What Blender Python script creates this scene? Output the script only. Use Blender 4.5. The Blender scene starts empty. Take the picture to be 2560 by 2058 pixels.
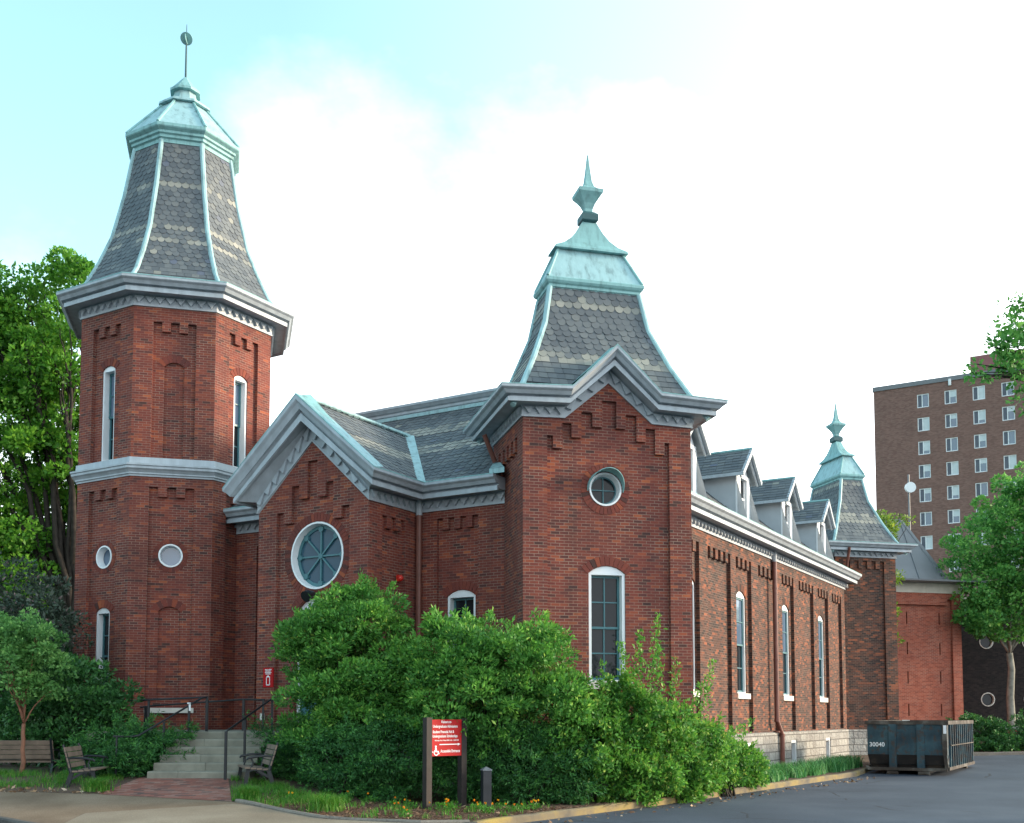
import bpy, math, random
import numpy as np
from mathutils import Vector, Matrix
from mathutils.geometry import tessellate_polygon

random.seed(7); RNG = np.random.default_rng(11)
R = math.radians
sc = bpy.context.scene
COL = sc.collection

# ------------------------------------------------------------------ camera
cam_d = bpy.data.cameras.new("camera"); cam = bpy.data.objects.new("camera", cam_d); COL.objects.link(cam)
cam.location = (0, 0, 2.0); cam.rotation_euler = (R(90 + 3.86), 0, 0)
cam_d.sensor_width = 36; cam_d.lens = 37.93; cam_d.shift_y = 0.2262
cam_d.clip_start = 0.1; cam_d.clip_end = 4000
sc.camera = cam

# ------------------------------------------------------------------ world, sun, exposure
SUN_AZ, SUN_EL = 82, 13
w = bpy.data.worlds.new("World"); sc.world = w; w.use_nodes = True
nt = w.node_tree; nt.nodes.clear()
def wn(t, **k):
    n = nt.nodes.new(t)
    for a, b in k.items(): setattr(n, a, b)
    return n
def wmath(op, a, b=None, c=None):
    n = wn('ShaderNodeMath', operation=op)
    for i, x in enumerate((a, b, c)):
        if x is None: continue
        if hasattr(x, 'links'): nt.links.new(x, n.inputs[i])
        else: n.inputs[i].default_value = x
    return n.outputs[0]
sky = wn('ShaderNodeTexSky', sky_type='NISHITA', sun_disc=False, sun_elevation=R(SUN_EL), sun_rotation=R(SUN_AZ))
sky.air_density = 1.0; sky.dust_density = 1.2; sky.ozone_density = 1.0
tc = wn('ShaderNodeTexCoord'); sep = wn('ShaderNodeSeparateXYZ'); nt.links.new(tc.outputs['Generated'], sep.inputs[0])
dx, dy, dz = sep.outputs
zz = wmath('ADD', wmath('MAXIMUM', dz, 0.0), 0.35)
comb = wn('ShaderNodeCombineXYZ'); nt.links.new(wmath('DIVIDE', dx, zz), comb.inputs[0]); nt.links.new(wmath('DIVIDE', dy, zz), comb.inputs[1])
noi = wn('ShaderNodeTexNoise'); noi.inputs['Scale'].default_value = 2.6; noi.inputs['Detail'].default_value = 7; noi.inputs['Roughness'].default_value = 0.55
nt.links.new(comb.outputs[0], noi.inputs['Vector'])
# the cloud bank fills the sky to the right and low down; the upper left is clear
bnd = wmath('SUBTRACT', wmath('ADD', wmath('MAXIMUM', wmath('MULTIPLY', wmath('MINIMUM', wmath('ADD', dx, .19), 0.0), 1.3), -.19), .50), dz)
cov = wmath('ADD', wmath('ADD', wmath('MULTIPLY', noi.outputs['Fac'], 2.2), wmath('MULTIPLY', bnd, 4.5)), -.62)
mr = wn('ShaderNodeMapRange', interpolation_type='SMOOTHSTEP'); mr.inputs['From Min'].default_value = 0.1; mr.inputs['From Max'].default_value = 1.3
nt.links.new(cov, mr.inputs['Value'])
# clouds are brightest towards the low sun
glow = wmath('ADD', wmath('MULTIPLY', wmath('ADD', wmath('MULTIPLY', dx, math.sin(R(SUN_AZ))), wmath('MULTIPLY', dy, math.cos(R(SUN_AZ)))), .45), 1.0)
ccol = wn('ShaderNodeMix', data_type='RGBA', blend_type='MULTIPLY'); ccol.inputs['Factor'].default_value = 1.0
ccol.inputs[6].default_value = (6.6, 7.0, 7.3, 1)
cg = wn('ShaderNodeCombineColor'); [nt.links.new(glow, cg.inputs[i]) for i in range(3)]; nt.links.new(cg.outputs[0], ccol.inputs[7])
veil = wmath('MINIMUM', wmath('MAXIMUM', wmath('ADD', wmath('MULTIPLY', dx, .5), .12), 0.03), .26)      # thin high cloud thickening to the right
cmask = wmath('MAXIMUM', mr.outputs[0], veil)
mx = wn('ShaderNodeMix', data_type='RGBA')
tint = wn('ShaderNodeMix', data_type='RGBA', blend_type='MULTIPLY'); tint.inputs['Factor'].default_value = 1.0
nt.links.new(sky.outputs[0], tint.inputs[6]); tint.inputs[7].default_value = (1.75, 2.15, 1.75, 1)
nt.links.new(cmask, mx.inputs['Factor']); nt.links.new(tint.outputs[2], mx.inputs[6])
nt.links.new(ccol.outputs[2], mx.inputs[7])
bg = wn('ShaderNodeBackground'); bg.inputs['Strength'].default_value = 0.10
nt.links.new(mx.outputs[2], bg.inputs['Color'])
out = wn('ShaderNodeOutputWorld'); nt.links.new(bg.outputs[0], out.inputs[0])

sd = bpy.data.lights.new("sun", 'SUN'); sun = bpy.data.objects.new("sun", sd); COL.objects.link(sun)
sd.energy = 2.0; sd.angle = R(10); sd.color = (1.0, 0.80, 0.56)
_a, _e = R(SUN_AZ), R(SUN_EL)
sdir = Vector((math.sin(_a) * math.cos(_e), math.cos(_a) * math.cos(_e), math.sin(_e)))
sun.rotation_euler = sdir.to_track_quat('Z', 'Y').to_euler(); sun.location = (60, 20, 60)
sc.view_settings.view_transform = 'Standard'; sc.view_settings.look = 'None'
sc.view_settings.exposure = 1.72; sc.view_settings.gamma = 1

# ------------------------------------------------------------------ materials
class NT:
    def __init__(s, name):
        s.m = bpy.data.materials.new(name); s.m.use_nodes = True; s.t = s.m.node_tree
        s.b = s.t.nodes['Principled BSDF']
    def n(s, t, **k):
        x = s.t.nodes.new(t)
        for a, b in k.items(): setattr(x, a, b)
        return x
    def l(s, a, b): s.t.links.new(a, b)
    def math(s, op, a, b=None, c=None):
        n = s.n('ShaderNodeMath', operation=op)
        for i, x in enumerate((a, b, c)):
            if x is None: continue
            if hasattr(x, 'links'): s.l(x, n.inputs[i])
            else: n.inputs[i].default_value = x
        return n.outputs[0]
    def ramp(s, fac, stops, interp='LINEAR'):
        n = s.n('ShaderNodeValToRGB'); cr = n.color_ramp; cr.interpolation = interp
        while len(cr.elements) < len(stops): cr.elements.new(0.5)
        for e, (p, c) in zip(cr.elements, stops): e.position = p; e.color = (*c, 1)
        s.l(fac, n.inputs[0]); return n.outputs[0]
    def noise(s, scale, detail=4, vec=None, rough=.55):
        n = s.n('ShaderNodeTexNoise'); n.inputs['Scale'].default_value = scale; n.inputs['Detail'].default_value = detail
        n.inputs['Roughness'].default_value = rough
        if vec is None:
            vec = s.n('ShaderNodeTexCoord').outputs['Object']
        s.l(vec, n.inputs['Vector']); return n.outputs['Fac']
    def mix(s, fac, a, b, blend='MIX'):
        n = s.n('ShaderNodeMix', data_type='RGBA', blend_type=blend)
        for x, i in ((fac, 0), (a, 6), (b, 7)):
            if hasattr(x, 'links'): s.l(x, n.inputs[i])
            elif i == 0: n.inputs[0].default_value = x
            else: n.inputs[i].default_value = (*x, 1)
        return n.outputs[2]
    def bump(s, h, strength=.3, dist=.02):
        n = s.n('ShaderNodeBump'); n.inputs['Strength'].default_value = strength; n.inputs['Distance'].default_value = dist
        s.l(h, n.inputs['Height']); s.l(n.outputs[0], s.b.inputs['Normal'])
    def fin(s, col, rough=.7, metal=0, spec=.5):
        if hasattr(col, 'links'): s.l(col, s.b.inputs['Base Color'])
        else: s.b.inputs['Base Color'].default_value = (*col, 1)
        if hasattr(rough, 'links'): s.l(rough, s.b.inputs['Roughness'])
        else: s.b.inputs['Roughness'].default_value = rough
        s.b.inputs['Metallic'].default_value = metal; s.b.inputs['Specular IOR Level'].default_value = spec
        return s.m
def sc3(c, k): return tuple(min(1, x * k) for x in c)
def paint(name, c, rough=.5, var=.18, scale=2.2, spec=.4, streak=False):
    s = NT(name)
    if streak:
        tcn = s.n('ShaderNodeTexCoord'); mp = s.n('ShaderNodeMapping'); mp.inputs['Scale'].default_value = (3, 3, .35)
        s.l(tcn.outputs['Object'], mp.inputs[0]); f = s.noise(scale, 6, mp.outputs[0])
    else: f = s.noise(scale, 6)
    col = s.ramp(f, [(.3, sc3(c, 1 - var)), (.7, sc3(c, 1 + var))])
    s.bump(s.noise(25, 3), .06, .01)
    return s.fin(col, rough, spec=spec)
def brick(name, stops, mortar, bw=.213, bh=.0693, mt=.0115, stain=.45, dark=(.035, .024, .023)):
    s = NT(name)
    uv = s.n('ShaderNodeTexCoord').outputs['UV']; sp = s.n('ShaderNodeSeparateXYZ'); s.l(uv, sp.inputs[0])
    v = s.math('DIVIDE', sp.outputs[1], bh); row = s.math('FLOOR', v)
    par = s.math('MULTIPLY', s.math('FLOORED_MODULO', row, 2.0), .5)
    u = s.math('ADD', s.math('DIVIDE', sp.outputs[0], bw), par); colm = s.math('FLOOR', u)
    cb = s.n('ShaderNodeCombineXYZ'); s.l(colm, cb.inputs[0]); s.l(row, cb.inputs[1])
    wnz = s.n('ShaderNodeTexWhiteNoise', noise_dimensions='2D'); s.l(cb.outputs[0], wnz.inputs[0])
    c = s.ramp(wnz.outputs['Value'], stops)
    fu = s.math('FRACT', u); fv = s.math('FRACT', v)
    mu = s.math('LESS_THAN', fu, mt / bw); mv = s.math('LESS_THAN', fv, mt / bh); m = s.math('MAXIMUM', mu, mv)
    ob = s.n('ShaderNodeTexCoord').outputs['Object']
    st = s.noise(.55, 7, ob, .62)          # old soot and weather patches
    stf = s.n('ShaderNodeMapRange'); stf.inputs['From Min'].default_value = .45; stf.inputs['From Max'].default_value = .72
    s.l(st, stf.inputs[0]); stm = s.math('MULTIPLY', stf.outputs[0], stain)
    c = s.mix(stm, c, dark)
    mp = s.n('ShaderNodeMapping'); mp.inputs['Scale'].default_value = (1.5, 1.5, .10); s.l(ob, mp.inputs[0])      # water runs
    rf = s.n('ShaderNodeMapRange'); rf.inputs['From Min'].default_value = .55; rf.inputs['From Max'].default_value = .74; s.l(s.noise(1.6, 6, mp.outputs[0], .6), rf.inputs[0])
    c = s.mix(s.math('MULTIPLY', rf.outputs[0], stain * .9), c, sc3(dark, 1.3))
    ef = s.n('ShaderNodeMapRange'); ef.inputs['From Min'].default_value = .60; ef.inputs['From Max'].default_value = .80; s.l(s.noise(.9, 8, ob, .7), ef.inputs[0])
    c = s.mix(s.math('MULTIPLY', ef.outputs[0], stain * .55), c, mortar)
    mn = s.noise(1.7, 4, ob)
    mf = s.n('ShaderNodeMapRange'); mf.inputs['From Min'].default_value = .38; mf.inputs['From Max'].default_value = .66
    mf.inputs['To Min'].default_value = .32; mf.inputs['To Max'].default_value = .95; s.l(mn, mf.inputs[0])
    c = s.mix(s.math('MULTIPLY', m, mf.outputs[0]), c, mortar)
    s.bump(s.math('SUBTRACT', s.math('MULTIPLY', wnz.outputs['Value'], .3), m), .35, .012)
    return s.fin(c, .85, spec=.25)
RED = [(0, (.070, .034, .030)), (.07, (.115, .038, .033)), (.18, (.155, .042, .034)), (.55, (.185, .047, .035)), (.85, (.212, .053, .036)), (.95, (.28, .070, .038)), (1, (.36, .10, .046))]
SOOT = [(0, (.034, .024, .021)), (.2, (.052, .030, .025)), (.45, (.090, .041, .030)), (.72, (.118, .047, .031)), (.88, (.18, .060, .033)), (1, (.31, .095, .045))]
M = {}
M['brick'] = brick('old_red_brick', RED, (.30, .205, .16))
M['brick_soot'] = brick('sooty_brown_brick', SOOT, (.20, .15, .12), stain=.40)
M['brick_new'] = brick('new_red_brick', [(0, (.22, .055, .035)), (.5, (.30, .075, .045)), (1, (.36, .10, .06))], (.34, .25, .2), stain=.08)
M['brick_brown'] = brick('brown_brick', [(0, (.165, .09, .076)), (.5, (.215, .118, .098)), (1, (.25, .145, .12))], (.19, .15, .13), bh=.09, bw=.28, stain=.12)  # lightened so the colour stands in for distance haze on the tower block
M['brick_black'] = brick('dark_brick', [(0, (.012, .010, .011)), (.5, (.02, .016, .016)), (1, (.032, .024, .023))], (.04, .035, .033), bh=.08, stain=.1)
M['trim'] = paint('grey_blue_trim_paint', (.37, .415, .455), .5, .16, 1.5, streak=True)
M['white'] = paint('white_window_paint', (.74, .76, .78), .4, .05)
M['cream'] = paint('dormer_siding_paint', (.42, .45, .48), .5, .07)
def copper(name, c, rough):
    s = NT(name); ob = s.n('ShaderNodeTexCoord').outputs['Object']; mp = s.n('ShaderNodeMapping'); mp.inputs['Scale'].default_value = (4, 4, .3); s.l(ob, mp.inputs[0])
    col = s.ramp(s.noise(1.6, 7, mp.outputs[0], .62), [(.28, sc3(c, .48)), (.48, sc3(c, .92)), (.62, c), (.76, tuple(x * .6 + .4 * y for x, y in zip(c, (.55, .62, .60))))])
    pf = s.n('ShaderNodeMapRange'); pf.inputs['From Min'].default_value = .58; pf.inputs['From Max'].default_value = .75; s.l(s.noise(2.4, 8, ob, .65), pf.inputs[0])
    col = s.mix(s.math('MULTIPLY', pf.outputs[0], .6), col, (.11, .17, .155)); s.bump(s.noise(3, 4), .25, .03); return s.fin(col, rough, spec=.35)
M['verd'] = copper('verdigris_copper', (.245, .455, .46), .55)
M['verd_pale'] = copper('pale_verdigris_sheet', (.33, .515, .54), .5)
M['verd_dark'] = paint('dark_weathered_copper', (.03, .09, .10), .5, .25, 3)
M['teal'] = paint('teal_sash_paint', (.055, .16, .185), .4, .1)
M['lead_brown'] = paint('copper_brown_pipe', (.16, .058, .042), .42, .25, 3)
M['steel'] = paint('grey_steel_roof', (.17, .175, .19), .5, .1, 1)
M['concrete'] = paint('pale_concrete', (.50, .47, .40), .8, .12, 2.5)
M['sill'] = paint('white_stone_sill', (.66, .62, .56), .75, .1, 3)
M['metal_blk'] = paint('black_iron_paint', (.014, .016, .019), .4, .25, 4)
M['bench_wood'] = paint('weathered_tan_plank', (.19, .135, .102), .75, .25, 5)
M['post'] = paint('dark_brown_timber', (.022, .015, .014), .65, .35, 5)
M['bollard'] = paint('black_bollard_paint', (.022, .024, .030), .5, .25, 3)
M['bollard_cap'] = paint('grey_bollard_cap', (.17, .18, .20), .45, .15, 6)
M['signred'] = paint('red_sign_face', (.42, .007, .010), .5, .05, spec=.2)
M['signwhite'] = paint('white_lettering', (.85, .85, .86), .5, .02)
M['alarm'] = paint('red_alarm_paint', (.55, .03, .02), .35, .08)
M['bark'] = paint('grey_brown_bark', (.032, .025, .020), .9, .4, 5)
M['bark_red'] = paint('reddish_young_bark', (.23, .10, .06), .8, .3, 6)
M['bark_pale'] = paint('pale_mottled_bark', (.24, .225, .19), .85, .4, 3)
M['step'] = paint('grey_stone_step', (.215, .205, .165), .85, .22, 3)
def glassmat(name, c, rough=.04, spec=1.0):
    s = NT(name); s.bump(s.noise(1.5, 2), .04, .02); return s.fin(c, rough, spec=spec)
M['glass'] = glassmat('dark_window_glass', (.014, .018, .022), .06, .22)
M['glass_blue'] = glassmat('blue_grey_glass', (.035, .085, .125), .06, .3)  # blue reflection in the rose window put into the base colour
M['glass_sky'] = glassmat('sky_tinted_glass', (.10, .15, .22), .05, 1.0)  # reflected sky is painted in as a pale blue base colour
M['blind'] = paint('white_window_blind', (.55, .60, .62), .6, .08)
M['screen'] = paint('grey_insect_screen', (.10, .11, .14), .6, .1)

# stone base: rough-faced ashlar
s = NT('rough_limestone'); uv = s.n('ShaderNodeTexCoord').outputs['UV']
bt = s.n('ShaderNodeTexBrick'); bt.inputs['Scale'].default_value = 1; bt.inputs['Brick Width'].default_value = .62; bt.inputs['Row Height'].default_value = .27
bt.inputs['Mortar Size'].default_value = .016; bt.inputs['Color1'].default_value = (.30, .28, .26, 1); bt.inputs['Color2'].default_value = (.47, .45, .41, 1); bt.inputs['Mortar'].default_value = (.15, .14, .13, 1)
bt.squash = .7; bt.squash_frequency = 3
s.l(uv, bt.inputs[0]); nz = s.noise(7, 7)
c = s.mix(s.math('MULTIPLY', nz, .55), bt.outputs[0], (.2, .19, .18))
s.bump(s.math('SUBTRACT', s.math('MULTIPLY', nz, 1.6), bt.outputs['Fac']), .9, .07); M['stone'] = s.fin(c, .9, spec=.2)

# slates: every slate carries its own number in the face attribute "tint"
s = NT('roof_slate'); at = s.n('ShaderNodeAttribute', attribute_name='tint')
c = s.ramp(at.outputs['Fac'], [(0, (.080, .092, .105)), (.35, (.115, .128, .140)), (.6, (.142, .154, .160)), (.72, (.165, .17, .165)), (.8, (.105, .122, .170)), (.84, (.21, .212, .195)), (.93, (.28, .275, .24)), (1, (.35, .335, .29))])
c = s.mix(s.math('MULTIPLY', s.noise(9, 6), .3), c, (.065, .072, .08)); s.bump(s.noise(30, 4), .25, .01); M['slate'] = s.fin(c, .62, spec=.45)

def leafmat(name, stops, trans=.35, rough=.5, gain=1.75):
    s = NT(name); at = s.n('ShaderNodeAttribute', attribute_name='tint')
    c = s.ramp(at.outputs['Fac'], [(p, tuple(min(.9, x * gain) for x in c_)) for p, c_ in stops]); s.fin(c, rough, spec=.35)
    tr = s.n('ShaderNodeBsdfTranslucent'); s.l(c, tr.inputs[0]); ms = s.n('ShaderNodeMixShader'); ms.inputs[0].default_value = trans
    s.l(s.b.outputs[0], ms.inputs[1]); s.l(tr.outputs[0], ms.inputs[2]); s.l(ms.outputs[0], s.t.nodes['Material Output'].inputs[0])
    return s.m
M['leaf_mag'] = leafmat('magnolia_leaf', [(0, (.020, .066, .015)), (.5, (.046, .138, .024)), (.85, (.088, .21, .030)), (1, (.20, .30, .055))], gain=2.05)
M['leaf_yew'] = leafmat('yew_needles', [(0, (.012, .045, .014)), (.6, (.024, .088, .022)), (1, (.06, .17, .03))], .25, gain=1.9)
M['leaf_holly'] = leafmat('bush_leaf', [(0, (.018, .065, .014)), (.5, (.05, .15, .022)), (.85, (.10, .23, .03)), (1, (.24, .30, .06))])
M['leaf_tree'] = leafmat('maple_leaf', [(0, (.03, .10, .012)), (.5, (.065, .185, .020)), (1, (.14, .28, .03))], .5, gain=1.6)
M['leaf_young'] = leafmat('young_tree_leaf', [(0, (.035, .10, .03)), (.5, (.085, .20, .05)), (1, (.18, .32, .09))], .4, gain=1.75)
M['leaf_syc'] = leafmat('sycamore_leaf', [(0, (.02, .085, .016)), (.5, (.058, .165, .035)), (1, (.12, .25, .05))], .45, gain=2.0)
M['leaf_smoke'] = leafmat('smoky_purple_leaf', [(0, (.014, .022, .015)), (.6, (.028, .046, .028)), (.85, (.055, .06, .05)), (1, (.16, .11, .11))], .2)
M['leaf_slim'] = leafmat('yellow_green_leaf', [(0, (.06, .13, .015)), (.5, (.13, .23, .03)), (1, (.26, .32, .05))], .45, gain=1.25)
M['leaf_dark'] = leafmat('evergreen_leaf', [(0, (.008, .03, .009)), (.6, (.018, .06, .015)), (1, (.04, .11, .02))], .2, gain=2.6)
M['grass'] = leafmat('grass_blade', [(0, (.03, .12, .012)), (.5, (.06, .21, .02)), (.85, (.11, .24, .03)), (1, (.30, .29, .10))], .35, gain=1.25)
M['iris'] = leafmat('strap_leaf', [(0, (.02, .08, .025)), (.6, (.04, .14, .04)), (1, (.14, .27, .09))], .3, gain=2.1)
M['petal'] = leafmat('orange_petal', [(0, (.75, .20, .01)), (.5, (.85, .36, .01)), (1, (.85, .55, .02))], .2, gain=1.0)
M['litter'] = leafmat('fallen_leaf', [(0, (.09, .05, .03)), (.5, (.22, .13, .075)), (.85, (.42, .28, .17)), (1, (.55, .44, .34))], .1, .8, gain=1.0)
M['straw'] = leafmat('pine_straw', [(0, (.06, .033, .022)), (.6, (.15, .085, .055)), (1, (.30, .19, .13))], .1, .85, gain=1.0)

# ground materials
def ground(name, stops, scale, fine, bump=.3, rough=.9):
    s = NT(name); a = s.noise(scale, 6); b = s.noise(fine, 3)
    f = s.math('ADD', s.math('MULTIPLY', a, .55), s.math('MULTIPLY', b, .45))
    c = s.ramp(f, stops); s.bump(b, bump, .02); return s.fin(c, rough, spec=.3)
M['asphalt'] = ground('asphalt', [(.3, (.045, .052, .063)), (.5, (.062, .070, .083)), (.7, (.088, .097, .112))], .5, 60, .35, .75)
s = NT('asphalt_with_cracks'); ob = s.n('ShaderNodeTexCoord').outputs['Object']; b_ = s.noise(60, 3, ob)
f = s.math('ADD', s.math('MULTIPLY', s.noise(.35, 8, ob, .6), .7), s.math('MULTIPLY', b_, .3))
c = s.ramp(f, [(.34, (.034, .045, .064)), (.5, (.050, .065, .090)), (.62, (.072, .088, .114))])
nv = s.n('ShaderNodeTexNoise'); nv.inputs['Scale'].default_value = 1.2; s.l(ob, nv.inputs['Vector']); vm = s.n('ShaderNodeMix', data_type='RGBA'); vm.inputs[0].default_value = .25; s.l(ob, vm.inputs[6]); s.l(nv.outputs['Color'], vm.inputs[7])
vo = s.n('ShaderNodeTexVoronoi', feature='DISTANCE_TO_EDGE'); vo.inputs['Scale'].default_value = .33; s.l(vm.outputs[2], vo.inputs['Vector'])
ck = s.math('MULTIPLY', s.math('LESS_THAN', vo.outputs['Distance'], .006), s.math('GREATER_THAN', s.noise(.4, 2, ob), .52)); c = s.mix(s.math('MULTIPLY', ck, .7), c, (.015, .015, .017))
s.bump(b_, .35, .02); M['asphalt'] = s.fin(c, .75, spec=.3)
M['agg_brown'] = ground('exposed_aggregate', [(.3, (.115, .074, .047)), (.5, (.19, .13, .087)), (.7, (.29, .213, .152))], .8, 45, .4)
M['agg_pale'] = ground('pale_aggregate', [(.3, (.17, .128, .09)), (.5, (.24, .188, .138)), (.7, (.33, .27, .205))], .8, 45, .35)
M['mulch'] = ground('brown_mulch', [(.3, (.045, .028, .02)), (.5, (.105, .065, .046)), (.7, (.19, .125, .09))], 1.2, 28, .7)
M['soil'] = ground('distant_lawn', [(.3, (.03, .06, .015)), (.7, (.07, .12, .03))], .2, 8, .3)
M['kerb_grey'] = ground('grey_kerb', [(.3, (.05, .047, .045)), (.7, (.13, .12, .11))], 1, 20, .3)
s = NT('worn_yellow_kerb'); f = s.noise(1.6, 7); c = s.ramp(f, [(.32, (.10, .085, .065)), (.46, (.16, .125, .075)), (.58, (.235, .17, .065)), (.72, (.30, .215, .055))])
s.bump(s.noise(20, 4), .3, .02); M['kerb_yellow'] = s.fin(c, .85)
M['kerb_pale'] = ground('pale_edging', [(.3, (.12, .10, .085)), (.7, (.28, .24, .20))], 1.5, 20, .3)
M['paver'] = brick('paver_brick', [(0, (.11, .075, .068)), (.2, (.22, .085, .065)), (.5, (.30, .11, .08)), (.8, (.27, .135, .11)), (1, (.34, .19, .15))], (.10, .065, .055), bw=.21, bh=.105, mt=.008, stain=.15)
# dumpster steel
s = NT('dumpster_blue_steel'); f = s.noise(1.3, 8); g = s.noise(5, 6)
c = s.ramp(f, [(.30, (.012, .022, .030)), (.46, (.024, .056, .074)), (.60, (.044, .095, .115)), (.74, (.13, .17, .18))])
fr = s.n('ShaderNodeMapRange'); fr.inputs['From Min'].default_value = .50; fr.inputs['From Max'].default_value = .62; s.l(g, fr.inputs[0])
c = s.mix(s.math('MULTIPLY', fr.outputs[0], .7), c, (.06, .032, .02)); s.bump(s.noise(2.5, 5), .4, .05); M['dump'] = s.fin(c, .6, 0, .35)
s = NT('dumpster_bare_steel'); f = s.noise(2.2, 8)
c = s.ramp(f, [(.3, (.03, .024, .02)), (.5, (.07, .055, .045)), (.7, (.17, .16, .14))]); s.bump(s.noise(9, 5), .3, .02); M['dump_bare'] = s.fin(c, .75, 0, .3)
s = NT('dumpster_dark_steel'); f = s.noise(2.6, 8); c = s.ramp(f, [(.3, (.010, .008, .008)), (.55, (.022, .017, .015)), (.75, (.07, .05, .035))]); M['dump_dark'] = s.fin(c, .7, .2)

# ------------------------------------------------------------------ object helpers
def link(o, parent=None):
    COL.objects.link(o)
    if parent is not None: o.parent = parent
    return o
def tag(o, label=None, cat=None, group=None, kind=None):
    if label: o['label'] = label
    if cat: o['category'] = cat
    if group: o['group'] = group
    if kind: o['kind'] = kind
    return o
def thing(name, label, cat, loc=(0, 0, 0), rz=0, group=None):
    o = bpy.data.objects.new(name, None); link(o); o.location = loc; o.rotation_euler = (0, 0, rz); o.empty_display_size = .3
    return tag(o, label, cat, group)
def copy_tree(o, parent=None):
    c = o.copy(); link(c, parent)
    for ch in list(o.children): copy_tree(ch, c)
    return c

class MB:
    def __init__(s): s.v = []; s.f = []; s.t = []; s.uv = {}
    def poly(s, pts, tint=0.0, uv=None):
        i = len(s.v); s.v += [tuple(map(float, p)) for p in pts]; s.f.append(tuple(range(i, i + len(pts)))); s.t.append(tint)
        if uv is not None: s.uv[len(s.f) - 1] = uv
        return s
    def box(s, c, size, rz=0, taper=1.0):
        x, y, z = [d / 2 for d in size]; ca, sa = math.cos(rz), math.sin(rz)
        P = []
        for dz, k in ((-z, 1.0), (z, taper)):
            for dx_, dy_ in ((-x, -y), (x, -y), (x, y), (-x, y)):
                a, b = dx_ * k, dy_ * k
                P.append((c[0] + a * ca - b * sa, c[1] + a * sa + b * ca, c[2] + dz))
        for q in ((3, 2, 1, 0), (4, 5, 6, 7), (0, 1, 5, 4), (1, 2, 6, 5), (2, 3, 7, 6), (3, 0, 4, 7)): s.poly([P[k] for k in q])
        return s
    def bar(s, a, b, wx, wz, up=(0, 0, 1)):
        a, b = Vector(a), Vector(b); d = (b - a).normalized(); u = Vector(up)
        r = d.cross(u)
        if r.length < 1e-4: r = d.cross(Vector((0, 1, 0)))
        r.normalize(); u = r.cross(d)
        P = [p + r * (i * wx / 2) + u * (j * wz / 2) for p in (a, b) for i, j in ((-1, -1), (1, -1), (1, 1), (-1, 1))]
        for q in ((0, 1, 2, 3), (7, 6, 5, 4), (4, 5, 1, 0), (5, 6, 2, 1), (6, 7, 3, 2), (7, 4, 0, 3)): s.poly([P[k] for k in q])
        return s
    def tube(s, path, r, n=8, cap=True):
        path = [Vector(p) for p in path]; rs = r if isinstance(r, (list, tuple)) else [r] * len(path)
        rings = []; ref = Vector((.13, .31, .94)).normalized()
        for i, p in enumerate(path):
            d = (path[min(i + 1, len(path) - 1)] - path[max(i - 1, 0)])
            d = d.normalized() if d.length > 1e-9 else Vector((0, 0, 1))
            if abs(d.dot(ref)) > .97: ref = Vector((1, 0, 0))
            a = d.cross(ref).normalized(); b = a.cross(d)
            rings.append([p + (a * math.cos(2 * math.pi * k / n) + b * math.sin(2 * math.pi * k / n)) * rs[i] for k in range(n)])
        s.loft(rings, cap); return s
    def loft(s, rings, cap=True, closed=True):
        n = len(rings[0])
        for i in range(len(rings) - 1):
            for k in range(n if closed else n - 1):
                s.poly([rings[i][k], rings[i][(k + 1) % n], rings[i + 1][(k + 1) % n], rings[i + 1][k]])
        if cap: s.poly(rings[0][::-1]); s.poly(rings[-1])
        return s
    def lathe(s, prof, c=(0, 0, 0), n=16, a0=0):
        rings = [[(c[0] + r * math.cos(a0 + 2 * math.pi * k / n), c[1] + r * math.sin(a0 + 2 * math.pi * k / n), c[2] + z) for k in range(n)] for r, z in prof]
        return s.loft(rings)
    def prism(s, pts, fn, d0, d1):      # 2-D outline, fn(s, z, d) -> point; solid between d0 and d1
        A = [fn(a, b, d0) for a, b in pts]; B = [fn(a, b, d1) for a, b in pts]; n = len(pts)
        for tri in tessellate_polygon([[Vector((a, b, 0)) for a, b in pts]]):
            s.poly([A[k] for k in tri]); s.poly([B[k] for k in tri][::-1])
        for k in range(n): s.poly([A[k], A[(k + 1) % n], B[(k + 1) % n], B[k]])
        return s
    def build(s, name, mat, parent=None, smooth=False, recalc=True):
        me = bpy.data.meshes.new(name); me.from_pydata(s.v, [], s.f)
        import bmesh
        if recalc:
            bm = bmesh.new(); bm.from_mesh(me); bmesh.ops.remove_doubles(bm, verts=bm.verts, dist=1e-5)
            uvkeep = s.uv
            bmesh.ops.recalc_face_normals(bm, faces=bm.faces); bm.to_mesh(me); bm.free()
        me.update()
        nf = len(me.polygons)
        if any(s.t) and nf == len(s.t):
            a = me.attributes.new('tint', 'FLOAT', 'FACE'); a.data.foreach_set('value', s.t)
        uvl = me.uv_layers.new(name='uv'); V = me.vertices
        for p in me.polygons:
            n = p.normal
            h = math.hypot(n.x, n.y)
            if h < .3: tx, ty, up = 1, 0, None
            else: tx, ty = -n.y / h, n.x / h
            k = 1 / max(.2, h)
            own = s.uv.get(p.index) if nf == len(s.f) else None
            for j, li in enumerate(p.loop_indices):
                co = V[me.loops[li].vertex_index].co
                if own is not None: uvl.data[li].uv = own[j]
                elif h < .3: uvl.data[li].uv = (co.x, co.y)
                else: uvl.data[li].uv = (co.x * tx + co.y * ty, co.z * k)
        if smooth: me.polygons.foreach_set('use_smooth', [True] * nf)
        me.materials.append(mat if not isinstance(mat, str) else M[mat])
        o = bpy.data.objects.new(name, me); return link(o, parent)

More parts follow.
